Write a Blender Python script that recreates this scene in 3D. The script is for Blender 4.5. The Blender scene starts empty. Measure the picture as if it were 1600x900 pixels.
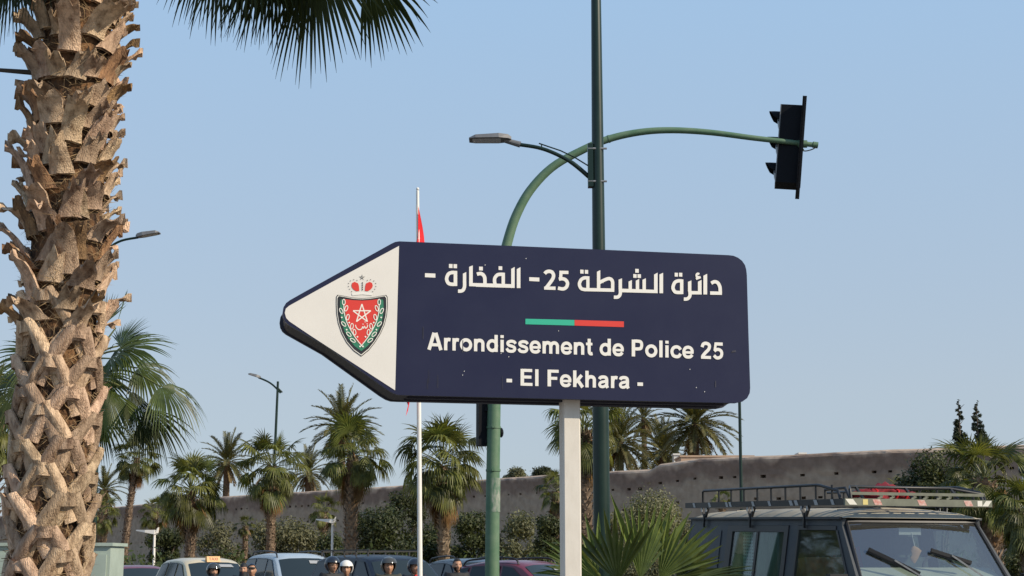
import bpy, bmesh, math, random
import numpy as np
from mathutils import Vector, Matrix
from math import sin, cos, tan, pi, radians, atan2, sqrt

scene = bpy.context.scene
COL = scene.collection
RNG = random.Random(7)

# ------------------------------------------------------------------ camera
PITCH = radians(10.54)
FPX = 2311.0                     # focal length in photo pixels (1600 wide)
EYE = 1.6
cam_data = bpy.data.cameras.new('camera')
cam_data.lens = 52.0
cam_data.sensor_width = 36.0
cam_data.clip_start = 0.1
cam_data.clip_end = 3000.0
cam = bpy.data.objects.new('camera', cam_data)
cam.location = (0, 0, EYE)
cam.rotation_euler = (pi / 2 + PITCH, 0, 0)
COL.objects.link(cam)
scene.camera = cam

# ------------------------------------------------------------------ sky, sun, exposure
SUN_EL = radians(33)
SUN_AZ = radians(115)            # clockwise from +Y
world = bpy.data.worlds.new('World')
scene.world = world
world.use_nodes = True
wn, wl = world.node_tree.nodes, world.node_tree.links
wn.clear()
sky = wn.new('ShaderNodeTexSky')
sky.sky_type = 'NISHITA'
sky.sun_disc = False
sky.sun_elevation = SUN_EL
sky.sun_rotation = SUN_AZ
sky.altitude = 400
sky.air_density = 1.0
sky.dust_density = 0.5
sky.ozone_density = 1.0
# thin summer haze: the sky in view pales evenly and warms a little towards the horizon
SKY_STRENGTH = 0.13
geo = wn.new('ShaderNodeTexCoord')
sep = wn.new('ShaderNodeSeparateXYZ')
wl.new(geo.outputs['Generated'], sep.inputs[0])
ramp = wn.new('ShaderNodeValToRGB')
re_ = ramp.color_ramp.elements
re_[0].position = 0.0; re_[0].color = (0.44, 0.52, 0.61, 1)
re_[1].position = 1.0; re_[1].color = (0.17, 0.32, 0.62, 1)
for pos_, c_ in ((0.11, (0.462, 0.55, 0.65, 1)), (0.37, (0.396, 0.588, 0.825, 1))):
    x_ = re_.new(pos_); x_.color = c_
wl.new(sep.outputs['Z'], ramp.inputs[0])
scl = wn.new('ShaderNodeVectorMath'); scl.operation = 'SCALE'
scl.inputs['Scale'].default_value = 1 / SKY_STRENGTH
wl.new(ramp.outputs[0], scl.inputs[0])
mixs = wn.new('ShaderNodeMix'); mixs.data_type = 'RGBA'
mixs.inputs['Factor'].default_value = 0.85
wl.new(sky.outputs[0], mixs.inputs['A'])
wl.new(scl.outputs[0], mixs.inputs['B'])
bg = wn.new('ShaderNodeBackground')
bg.inputs['Strength'].default_value = SKY_STRENGTH
wo = wn.new('ShaderNodeOutputWorld')
wl.new(mixs.outputs['Result'], bg.inputs['Color'])
wl.new(bg.outputs[0], wo.inputs['Surface'])

sun_data = bpy.data.lights.new('sun', 'SUN')
sun_data.energy = 5.0
sun_data.angle = radians(0.5)
sun_data.color = (1.0, 0.87, 0.69)
sun = bpy.data.objects.new('sun', sun_data)
to_sun = Vector((sin(SUN_AZ) * cos(SUN_EL), cos(SUN_AZ) * cos(SUN_EL), sin(SUN_EL)))
sun.rotation_euler = to_sun.to_track_quat('Z', 'Y').to_euler()
sun.location = (30, -20, 40)
COL.objects.link(sun)

scene.view_settings.view_transform = 'Standard'
scene.view_settings.look = 'None'
scene.view_settings.exposure = 0.0
scene.view_settings.gamma = 1.0
scene.render.engine = 'CYCLES'
scene.cycles.max_bounces = 8
scene.cycles.transparent_max_bounces = 16

# ------------------------------------------------------------------ where things stand
CP, SP = cos(PITCH), sin(PITCH)


def ray(px, py):
    return Vector((px - 800.0, FPX * CP - (450.0 - py) * SP, FPX * SP + (450.0 - py) * CP))


def at(px, py, Y):
    """the place at forward distance Y (metres) seen in the photo at (px, py)"""
    d = ray(px, py)
    return Vector((0, 0, EYE)) + d * (Y / d.y)


def ground_at(px, Y):
    p = at(px, 880, Y)
    return Vector((p.x, Y, 0.0))


def m_per_px(Y):
    return Y / FPX * 1.01


# ------------------------------------------------------------------ mesh builder and object helpers
class MB:
    def __init__(self):
        self.v = []
        self.f = []
        self.uv = None

    def add(self, verts, faces):
        b = len(self.v)
        self.v.extend([tuple(p) for p in verts])
        self.f.extend([tuple(i + b for i in f) for f in faces])
        return b

    def grid(self, rows, close=False):
        """rows: equal-length lists of points"""
        n = len(rows[0])
        b = len(self.v)
        for r in rows:
            self.v.extend([tuple(p) for p in r])
        for i in range(len(rows) - 1):
            for j in range(n if close else n - 1):
                a = b + i * n + j
                c = b + i * n + (j + 1) % n
                self.f.append((a, c, c + n, a + n))

    def box(self, c, s, rot=None):
        hx, hy, hz = s[0] / 2, s[1] / 2, s[2] / 2
        vs = [Vector((x, y, z)) for z in (-hz, hz) for y in (-hy, hy) for x in (-hx, hx)]
        if rot is not None:
            vs = [rot @ p for p in vs]
        c = Vector(c)
        self.add([c + p for p in vs], [(0, 2, 3, 1), (4, 5, 7, 6), (0, 1, 5, 4), (2, 6, 7, 3), (0, 4, 6, 2), (1, 3, 7, 5)])

    def bar(self, a, b, w, h=None, up=(0, 0, 1)):
        """rectangular bar from a to b"""
        a, b = Vector(a), Vector(b)
        h = w if h is None else h
        d = (b - a).normalized()
        u = Vector(up)
        if abs(d.dot(u)) > 0.98:
            u = Vector((1, 0, 0))
        s = d.cross(u).normalized() * (w / 2)
        t = s.cross(d).normalized() * (h / 2)
        vs = [a - s - t, a + s - t, a + s + t, a - s + t, b - s - t, b + s - t, b + s + t, b - s + t]
        self.add(vs, [(0, 1, 2, 3), (7, 6, 5, 4), (0, 4, 5, 1), (1, 5, 6, 2), (2, 6, 7, 3), (3, 7, 4, 0)])

    def tube(self, pts, radii, n=10, caps=True):
        pts = [Vector(p) for p in pts]
        if not hasattr(radii, '__len__'):
            radii = [radii] * len(pts)
        rows = []
        u = None
        for i, p in enumerate(pts):
            d = (pts[min(i + 1, len(pts) - 1)] - pts[max(i - 1, 0)]).normalized()
            if u is None:
                u = d.orthogonal().normalized()
            u = (u - d * u.dot(d)).normalized()
            w = d.cross(u)
            rows.append([p + (u * cos(2 * pi * k / n) + w * sin(2 * pi * k / n)) * radii[i] for k in range(n)])
        b = len(self.v)
        self.grid(rows, close=True)
        if caps:
            self.f.append(tuple(b + k for k in reversed(range(n))))
            e = b + (len(rows) - 1) * n
            self.f.append(tuple(e + k for k in range(n)))

    def cyl(self, a, b, r, n=16, r2=None):
        self.tube([a, b], [r, r if r2 is None else r2], n)

    def ball(self, c, r, nu=14, nv=9, m=None):
        c = Vector(c)
        r = r if hasattr(r, '__len__') else (r, r, r)
        rows = []
        for i in range(nv + 1):
            t = pi * i / nv
            row = []
            for j in range(nu):
                q = Vector((r[0] * sin(t) * cos(2 * pi * j / nu), r[1] * sin(t) * sin(2 * pi * j / nu), r[2] * cos(t)))
                row.append(c + (m @ q if m is not None else q))
            rows.append(row)
        self.grid(rows, close=True)

    def prism(self, outline, depth_vec):
        """closed solid from a planar outline (list of points) swept by depth_vec"""
        n = len(outline)
        o = [Vector(p) for p in outline]
        dv = Vector(depth_vec)
        b = self.add(o + [p + dv for p in o], [])
        self.f.append(tuple(b + i for i in range(n)))
        self.f.append(tuple(b + n + i for i in reversed(range(n))))
        for i in range(n):
            j = (i + 1) % n
            self.f.append((b + j, b + i, b + n + i, b + n + j))

    def mesh(self, name, mat=None, smooth=None):
        me = bpy.data.meshes.new(name)
        me.from_pydata([tuple(p) for p in self.v], [], self.f)
        if mat is not None:
            me.materials.append(mat)
        if smooth is not None:
            me.polygons.foreach_set('use_smooth', [True] * len(me.polygons))
            me.set_sharp_from_angle(angle=radians(smooth))
        me.update()
        return me

    def build(self, name, mat=None, parent=None, smooth=None):
        return link(name, self.mesh(name, mat, smooth), parent)


def link(name, data, parent=None):
    o = bpy.data.objects.new(name, data)
    COL.objects.link(o)
    if parent is not None:
        o.parent = parent
    return o


def tag(o, label=None, cat=None, group=None, kind=None):
    if label: o['label'] = label
    if cat: o['category'] = cat
    if group: o['group'] = group
    if kind: o['kind'] = kind
    return o


def thing(name, label, cat, loc=(0, 0, 0), rz=0.0, group=None):
    o = bpy.data.objects.new(name, None)
    o.empty_display_size = 0.2
    COL.objects.link(o)
    o.location = loc
    o.rotation_euler = (0, 0, rz)
    return tag(o, label, cat, group)


# ------------------------------------------------------------------ materials
def new_mat(name):
    m = bpy.data.materials.new(name)
    m.use_nodes = True
    nt = m.node_tree
    return m, nt, nt.nodes['Principled BSDF'], nt.nodes['Material Output']


def mat(name, col, rough=0.6, metal=0.0, var=0.0, scale=8.0, bump=0.0, bscale=60.0, coat=0.0, objvar=0.0,
        col2=None, stretch=(1, 1, 1), spec=0.5, detail=6.0, lo=0.35, hi=0.65):
    """plain surface with noise variation between col and col2, optional relief and per-object variation"""
    m, nt, p, out = new_mat(name)
    N, L = nt.nodes, nt.links
    p.inputs['Roughness'].default_value = rough
    p.inputs['Metallic'].default_value = metal
    p.inputs['Specular IOR Level'].default_value = spec
    if coat:
        p.inputs['Coat Weight'].default_value = coat
        p.inputs['Coat Roughness'].default_value = 0.06
    c1 = (*col, 1)
    tc = N.new('ShaderNodeTexCoord')
    mp = N.new('ShaderNodeMapping')
    mp.inputs['Scale'].default_value = stretch
    L.new(tc.outputs['Object'], mp.inputs['Vector'])
    src = None
    if var or col2:
        c2 = (*col2, 1) if col2 else tuple(min(1, c * (1 - var)) for c in col) + (1,)
        nz = N.new('ShaderNodeTexNoise')
        nz.inputs['Scale'].default_value = scale
        nz.inputs['Detail'].default_value = detail
        nz.inputs['Roughness'].default_value = 0.62
        L.new(mp.outputs[0], nz.inputs['Vector'])
        rp = N.new('ShaderNodeValToRGB')
        rp.color_ramp.elements[0].position = lo
        rp.color_ramp.elements[1].position = hi
        rp.color_ramp.elements[0].color = c2
        rp.color_ramp.elements[1].color = c1
        L.new(nz.outputs['Fac'], rp.inputs[0])
        src = rp.outputs[0]
    if objvar:
        oi = N.new('ShaderNodeObjectInfo')
        h = N.new('ShaderNodeHueSaturation')
        mr = N.new('ShaderNodeMapRange')
        mr.inputs['To Min'].default_value = 1 - objvar
        mr.inputs['To Max'].default_value = 1 + objvar
        L.new(oi.outputs['Random'], mr.inputs['Value'])
        L.new(mr.outputs[0], h.inputs['Value'])
        mr2 = N.new('ShaderNodeMapRange')
        mr2.inputs['To Min'].default_value = 0.5 - objvar * 0.03
        mr2.inputs['To Max'].default_value = 0.5 + objvar * 0.03
        ml = N.new('ShaderNodeMath'); ml.operation = 'MULTIPLY'; ml.inputs[1].default_value = 7.31
        fr = N.new('ShaderNodeMath'); fr.operation = 'FRACT'
        L.new(oi.outputs['Random'], ml.inputs[0]); L.new(ml.outputs[0], fr.inputs[0])
        L.new(fr.outputs[0], mr2.inputs['Value'])
        L.new(mr2.outputs[0], h.inputs['Hue'])
        if src is not None:
            L.new(src, h.inputs['Color'])
        else:
            h.inputs['Color'].default_value = c1
        src = h.outputs[0]
    if src is not None:
        L.new(src, p.inputs['Base Color'])
    else:
        p.inputs['Base Color'].default_value = c1
    if bump:
        nb = N.new('ShaderNodeTexNoise')
        nb.inputs['Scale'].default_value = bscale
        nb.inputs['Detail'].default_value = 5
        L.new(mp.outputs[0], nb.inputs['Vector'])
        bp = N.new('ShaderNodeBump')
        bp.inputs['Strength'].default_value = bump
        bp.inputs['Distance'].default_value = 0.02
        L.new(nb.outputs['Fac'], bp.inputs['Height'])
        L.new(bp.outputs[0], p.inputs['Normal'])
    return m


def leaf_mat(name, col, col2, trans=0.35, rough=0.45, objvar=0.25, scale=3.0, spec=0.3):
    """foliage: two greens, per-object variation, light passing through the blade"""
    m = mat(name, col, rough, 0, 0, scale, objvar=objvar, col2=col2, spec=spec)
    nt = m.node_tree
    N, L = nt.nodes, nt.links
    p = N['Principled BSDF']
    out = N['Material Output']
    tr = N.new('ShaderNodeBsdfTranslucent')
    src = p.inputs['Base Color'].links[0].from_socket
    g = N.new('ShaderNodeMix'); g.data_type = 'RGBA'; g.blend_type = 'MULTIPLY'
    g.inputs['Factor'].default_value = 1.0
    L.new(src, g.inputs['A'])
    g.inputs['B'].default_value = (1.6, 1.5, 0.6, 1)
    L.new(g.outputs['Result'], tr.inputs['Color'])
    mx = N.new('ShaderNodeMixShader')
    mx.inputs[0].default_value = trans
    L.new(p.outputs[0], mx.inputs[1])
    L.new(tr.outputs[0], mx.inputs[2])
    L.new(mx.outputs[0], out.inputs['Surface'])
    return m


def glass_mat(name, tint=(0.75, 0.85, 0.83), reflect=0.12, dirt=0.06):
    """thin window pane: mostly see-through, mirror-like at grazing angles, a film of dust"""
    m, nt, p, out = new_mat(name)
    N, L = nt.nodes, nt.links
    tr = N.new('ShaderNodeBsdfTransparent'); tr.inputs[0].default_value = (*tint, 1)
    gl = N.new('ShaderNodeBsdfGlossy'); gl.inputs['Roughness'].default_value = 0.03
    lw = N.new('ShaderNodeLayerWeight'); lw.inputs['Blend'].default_value = 0.5
    fr = N.new('ShaderNodeMath'); fr.operation = 'POWER'; fr.inputs[1].default_value = 4.5
    L.new(lw.outputs['Facing'], fr.inputs[0])
    ad = N.new('ShaderNodeMath'); ad.operation = 'ADD'; ad.inputs[1].default_value = reflect; ad.use_clamp = True
    L.new(fr.outputs[0], ad.inputs[0])
    m1 = N.new('ShaderNodeMixShader')
    L.new(ad.outputs[0], m1.inputs[0]); L.new(tr.outputs[0], m1.inputs[1]); L.new(gl.outputs[0], m1.inputs[2])
    df = N.new('ShaderNodeBsdfDiffuse'); df.inputs[0].default_value = (0.5, 0.48, 0.42, 1)
    m2 = N.new('ShaderNodeMixShader'); m2.inputs[0].default_value = dirt
    L.new(m1.outputs[0], m2.inputs[1]); L.new(df.outputs[0], m2.inputs[2])
    L.new(m2.outputs[0], out.inputs['Surface'])
    return m


M = {}
M['asphalt'] = mat('asphalt', (0.055, 0.053, 0.05), 0.85, var=0.4, scale=3, bump=0.4, bscale=80)
M['earth'] = mat('dry_earth', (0.26, 0.19, 0.13), 0.95, col2=(0.18, 0.13, 0.09), scale=0.4, bump=0.4, bscale=10)
M['paving'] = mat('paving', (0.24, 0.21, 0.18), 0.85, var=0.3, scale=4, bump=0.2)
M['kerb'] = mat('kerb_stone', (0.42, 0.40, 0.37), 0.8, var=0.25, scale=6)
M['road_paint'] = mat('road_paint', (0.75, 0.74, 0.70), 0.7, var=0.2, scale=12)
M['navy'] = mat('navy_sign_film', (0.011, 0.0118, 0.041), 0.30, col2=(0.015, 0.016, 0.046), scale=5, spec=0.42)
M['navy_side'] = mat('navy_sign_edge', (0.016, 0.017, 0.036), 0.45, var=0.3, scale=9)
M['sign_under'] = mat('dark_sign_casing', (0.022, 0.022, 0.026), 0.55, var=0.4, scale=7)
M['sign_white'] = mat('white_sign_film', (0.74, 0.71, 0.65), 0.4, var=0.05, scale=5)
M['letter_white'] = mat('white_lettering', (0.78, 0.76, 0.70), 0.4)
M['bar_green'] = mat('mint_green_film', (0.03, 0.42, 0.27), 0.4)
M['bar_red'] = mat('red_film', (0.66, 0.045, 0.03), 0.4)
M['crest_green'] = mat('crest_green_film', (0.03, 0.20, 0.11), 0.4)
M['crest_black'] = mat('crest_black_film', (0.02, 0.02, 0.022), 0.4)
M['crest_line'] = mat('crest_cream_film', (0.84, 0.81, 0.72), 0.4)
M['grime'] = mat('sign_grime', (0.035, 0.036, 0.06), 0.7, var=0.5, scale=30)
M['droppings'] = mat('bird_droppings', (0.62, 0.62, 0.60), 0.8)
M['post'] = mat('weathered_white_paint', (0.66, 0.62, 0.55), 0.55, col2=(0.61, 0.57, 0.50), scale=9, stretch=(3, 3, 1), bump=0.03)
M['pole_dark'] = mat('dark_green_paint', (0.005, 0.020, 0.014), 0.36, col2=(0.010, 0.028, 0.020), scale=4, spec=0.4)
M['pole_green'] = mat('faded_green_paint', (0.060, 0.145, 0.078), 0.6, col2=(0.115, 0.19, 0.115), scale=7, stretch=(1, 1, 1), bump=0.05, lo=0.35, hi=0.72)
M['residue'] = mat('torn_poster_residue', (0.30, 0.32, 0.27), 0.9, col2=(0.07, 0.16, 0.10), scale=26, stretch=(1, 1, 0.35))
M['signal_black'] = mat('signal_housing_black', (0.005, 0.006, 0.009), 0.6, var=0.3, scale=6, spec=0.15)
M['steel'] = mat('galvanised_steel', (0.42, 0.42, 0.41), 0.45, 0.6, var=0.3, scale=20)
M['lamp_grey'] = mat('lamp_housing_grey', (0.20, 0.20, 0.20), 0.5, 0.3, var=0.25, scale=12)
M['lamp_glass'] = mat('lamp_lens', (0.55, 0.56, 0.55), 0.25)
M['white_paint'] = mat('white_pole_paint', (0.78, 0.76, 0.71), 0.5, var=0.06, scale=4)
M['flag_red'] = mat('red_flag_cloth', (0.70, 0.010, 0.016), 0.8, var=0.1, scale=3)
M['flag_green'] = mat('green_flag_star', (0.01, 0.16, 0.06), 0.8)
M['cabinet'] = mat('pale_green_grey_paint', (0.36, 0.43, 0.37), 0.55, var=0.15, scale=5)
M['boot'] = mat('weathered_leaf_base', (0.66, 0.475, 0.315), 0.85, col2=(0.17, 0.095, 0.052), scale=6, stretch=(4, 4, 1.1), bump=0.9, bscale=45, objvar=0.32, lo=0.30, hi=0.58, detail=9)
M['boot_raw'] = mat('raw_leaf_base', (0.40, 0.235, 0.11), 0.85, col2=(0.11, 0.06, 0.03), scale=9, stretch=(4, 4, 1.2), bump=0.8, bscale=45, objvar=0.3)
M['trunk_core'] = mat('fibrous_palm_core', (0.20, 0.10, 0.04), 0.95, col2=(0.03, 0.016, 0.008), scale=16, stretch=(1, 1, 0.6), bump=1.0, bscale=60, lo=0.40, hi=0.68)
M['fibre'] = mat('palm_fibre', (0.36, 0.24, 0.12), 0.9, var=0.5, scale=12)
M['bark'] = mat('palm_trunk_bark', (0.33, 0.245, 0.165), 0.9, col2=(0.12, 0.08, 0.05), scale=9, bump=0.6, bscale=25, objvar=0.2)
M['bark_dark'] = mat('date_palm_bark', (0.19, 0.13, 0.085), 0.9, col2=(0.09, 0.06, 0.04), scale=9, bump=0.6, bscale=25)
M['wood'] = mat('branch_bark', (0.13, 0.10, 0.075), 0.9, var=0.4, scale=8)
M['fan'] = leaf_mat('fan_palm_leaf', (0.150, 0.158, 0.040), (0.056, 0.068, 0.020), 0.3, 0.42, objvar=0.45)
M['fan_near'] = leaf_mat('shade_dark_fan_palm_leaf', (0.034, 0.044, 0.013), (0.018, 0.026, 0.008), 0.12, 0.55, scale=2, spec=0.15)  # crown shade on the hanging leaves is put into this dark green
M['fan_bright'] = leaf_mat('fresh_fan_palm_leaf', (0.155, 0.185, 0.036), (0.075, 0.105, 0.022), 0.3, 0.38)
M['fan_mid'] = leaf_mat('dark_green_fan_palm_leaf', (0.070, 0.092, 0.024), (0.026, 0.038, 0.012), 0.22, 0.42, objvar=0.45)  # darker green leaf of the palm behind the big trunk
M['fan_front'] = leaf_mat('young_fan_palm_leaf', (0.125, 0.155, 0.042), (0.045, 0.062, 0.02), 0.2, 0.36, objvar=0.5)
M['petiole'] = mat('leaf_stalk', (0.15, 0.17, 0.055), 0.5, var=0.4, scale=5, objvar=0.2)
M['petiole_dark'] = mat('dark_leaf_stalk', (0.05, 0.038, 0.025), 0.6, var=0.4, scale=5)
M['dead'] = leaf_mat('dead_palm_leaf', (0.30, 0.175, 0.07), (0.14, 0.08, 0.035), 0.25, 0.75, objvar=0.4)
M['dead_grey'] = leaf_mat('dried_grey_leaf', (0.32, 0.25, 0.17), (0.17, 0.12, 0.08), 0.25, 0.75, objvar=0.3)
M['date'] = leaf_mat('date_palm_leaf', (0.125, 0.115, 0.042), (0.060, 0.060, 0.026), 0.25, 0.5)
M['date_dry'] = leaf_mat('dry_date_palm_leaf', (0.22, 0.16, 0.07), (0.12, 0.09, 0.045), 0.3, 0.6)
M['olive'] = leaf_mat('olive_leaf', (0.20, 0.195, 0.10), (0.085, 0.09, 0.048), 0.22, 0.5, scale=1.2)
M['shrub'] = leaf_mat('dark_shrub_leaf', (0.068, 0.080, 0.026), (0.026, 0.034, 0.013), 0.22, 0.5, scale=1.2)
M['conifer'] = leaf_mat('cypress_leaf', (0.035, 0.05, 0.028), (0.018, 0.028, 0.016), 0.15, 0.6)
M['hedge'] = leaf_mat('ground_cover_leaf', (0.075, 0.105, 0.032), (0.035, 0.052, 0.02), 0.3, 0.5)
M['glass_dark'] = mat('dark_car_glass', (0.022, 0.032, 0.036), 0.10, spec=0.35)
M['glass'] = glass_mat('window_glass', (0.72, 0.84, 0.82), 0.05, 0.02)
M['screen'] = glass_mat('windscreen_glass', (0.82, 0.92, 0.89), 0.27, 0.05)
M['rubber'] = mat('tyre_rubber', (0.02, 0.02, 0.02), 0.8)
M['alloy'] = mat('wheel_rim', (0.4, 0.4, 0.41), 0.35, 0.8)
M['trim'] = mat('black_trim', (0.018, 0.018, 0.019), 0.45)
M['lens'] = mat('headlight_lens', (0.62, 0.64, 0.65), 0.12)
M['taxi'] = mat('cream_car_paint', (0.62, 0.52, 0.33), 0.3, coat=0.4, var=0.06, scale=3)
M['silver'] = mat('pale_blue_silver_paint', (0.40, 0.47, 0.52), 0.35, 0.1, coat=0.3, var=0.05)
M['navy_car'] = mat('navy_car_paint', (0.012, 0.018, 0.030), 0.4, 0.0, coat=0.15, var=0.1, spec=0.35)
M['slate_car'] = mat('slate_blue_paint', (0.06, 0.085, 0.11), 0.3, 0.2, coat=0.4, var=0.1)
M['maroon'] = mat('maroon_car_paint', (0.16, 0.03, 0.045), 0.3, 0.1, coat=0.4, var=0.1)
M['taxi_lamp'] = mat('amber_sign_plastic', (0.60, 0.30, 0.07), 0.4)
M['taxi_text'] = mat('dark_red_print', (0.35, 0.08, 0.03), 0.5)
M['van'] = mat('dark_blue_grey_van_paint', (0.026, 0.036, 0.049), 0.5, 0.0, col2=(0.05, 0.056, 0.060), scale=3, coat=0.06, bump=0.03, bscale=30, spec=0.35, detail=9)
M['van_roof'] = mat('dusty_van_roof', (0.42, 0.38, 0.29), 0.7, col2=(0.17, 0.165, 0.14), scale=1.7, lo=0.3, hi=0.55)
M['rack'] = mat('black_rack_paint', (0.022, 0.023, 0.024), 0.45, var=0.4, scale=14)
M['rack_olive'] = mat('olive_rack_plate', (0.17, 0.18, 0.135), 0.55, var=0.25, scale=9)
M['refl_white'] = mat('white_reflector_tape', (0.72, 0.70, 0.62), 0.35)
M['refl_grey'] = mat('grey_reflector_tape', (0.34, 0.35, 0.35), 0.35)
M['refl_red'] = mat('red_reflector_tape', (0.52, 0.19, 0.15), 0.5, col2=(0.62, 0.48, 0.42), scale=40)
M['refl_yellow'] = mat('yellow_reflector_tape', (0.66, 0.55, 0.22), 0.35)
M['red_cloth'] = mat('red_cloth', (0.26, 0.008, 0.02), 0.85, var=0.6, scale=14)
M['dash'] = mat('reflection_pale_dashboard', (0.40, 0.40, 0.33), 0.8, var=0.15, scale=4)  # pale tone stands in for the dash reflection in the windscreen
M['seat'] = mat('dark_seat_cloth', (0.09, 0.095, 0.09), 0.9, var=0.3, scale=12)
M['interior'] = mat('van_lining', (0.10, 0.115, 0.11), 0.8, var=0.3, scale=5)
M['curtain'] = mat('green_curtain', (0.10, 0.16, 0.11), 0.9, var=0.4, scale=6, stretch=(6, 1, 0.5))
M['perf'] = mat('pale_perforated_sheet', (0.36, 0.40, 0.41), 0.6)
M['ornament'] = mat('tan_ornament', (0.36, 0.20, 0.10), 0.8)
M['pattern'] = mat('patterned_throw', (0.42, 0.15, 0.06), 0.9, col2=(0.30, 0.24, 0.18), scale=11)
M['skin'] = mat('skin', (0.46, 0.25, 0.155), 0.55, var=0.12, scale=12)
M['hair'] = mat('black_hair', (0.012, 0.010, 0.009), 0.6)
M['jacket_black'] = mat('black_jacket', (0.014, 0.015, 0.018), 0.7, var=0.3, scale=10, bump=0.3, bscale=25)
M['jacket_olive'] = mat('olive_jacket', (0.055, 0.055, 0.04), 0.8, var=0.3, scale=10, bump=0.3, bscale=25)
M['jacket_navy'] = mat('navy_jacket', (0.016, 0.02, 0.034), 0.75, var=0.3, scale=10, bump=0.3, bscale=25)
M['shirt_red'] = mat('red_shirt', (0.6, 0.02, 0.02), 0.8)
M['trousers'] = mat('dark_trousers', (0.02, 0.022, 0.03), 0.85, var=0.2)
M['helmet_black'] = mat('black_helmet', (0.012, 0.012, 0.013), 0.18, coat=0.6)
M['helmet_grey'] = mat('grey_helmet', (0.11, 0.12, 0.115), 0.25, 0.3, coat=0.5)
M['helmet_white'] = mat('white_helmet', (0.74, 0.72, 0.66), 0.25, coat=0.4)
M['helmet_navy'] = mat('navy_helmet', (0.018, 0.024, 0.036), 0.3, coat=0.3)
M['visor'] = mat('smoked_visor', (0.07, 0.075, 0.075), 0.08, 0.2)
M['white_plaster'] = mat('white_plaster', (0.74, 0.72, 0.67), 0.85, var=0.1)
M['tan_plaster'] = mat('tan_plaster', (0.52, 0.37, 0.26), 0.9, var=0.2, scale=1)


# ================================================================== THE SETTING
def sheet(name, x0, x1, y0, y1, z, m):
    b = MB()
    b.add([(x0, y0, z), (x1, y0, z), (x1, y1, z), (x0, y1, z)], [(0, 1, 2, 3)])
    return tag(b.build(name, m), kind='structure')


sheet('ground', -1500, 1500, -60, 2500, 0.0, M['earth'])
sheet('road', -140, 140, 10.6, 47, 0.004, M['asphalt'])
b = MB()
for i in range(-12, 13):
    b.add([(i * 6, 27.4, 0.008), (i * 6 + 3, 27.4, 0.008), (i * 6 + 3, 27.55, 0.008), (i * 6, 27.55, 0.008)], [(0, 1, 2, 3)])
tag(b.build('lane_markings', M['road_paint']), kind='structure')
b = MB()
b.box((0, 1.2, 0.06), (120, 18.4, 0.12))
tag(b.build('pavement', M['paving']), kind='structure')
b = MB()
for i in range(-40, 40):
    b.box((i * 1.0 + 0.5, 10.5, 0.07), (0.985, 0.19, 0.14))
tag(b.build('kerb', M['kerb']), kind='structure')


def on(b, name, m, root, parent=None, smooth=None):
    """build a mesh given in world places under a thing whose Empty stands unrotated"""
    o = Vector(root.location)
    b.v = [tuple(Vector(p) - o) for p in b.v]
    return b.build(name, m, parent or root, smooth)


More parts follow.
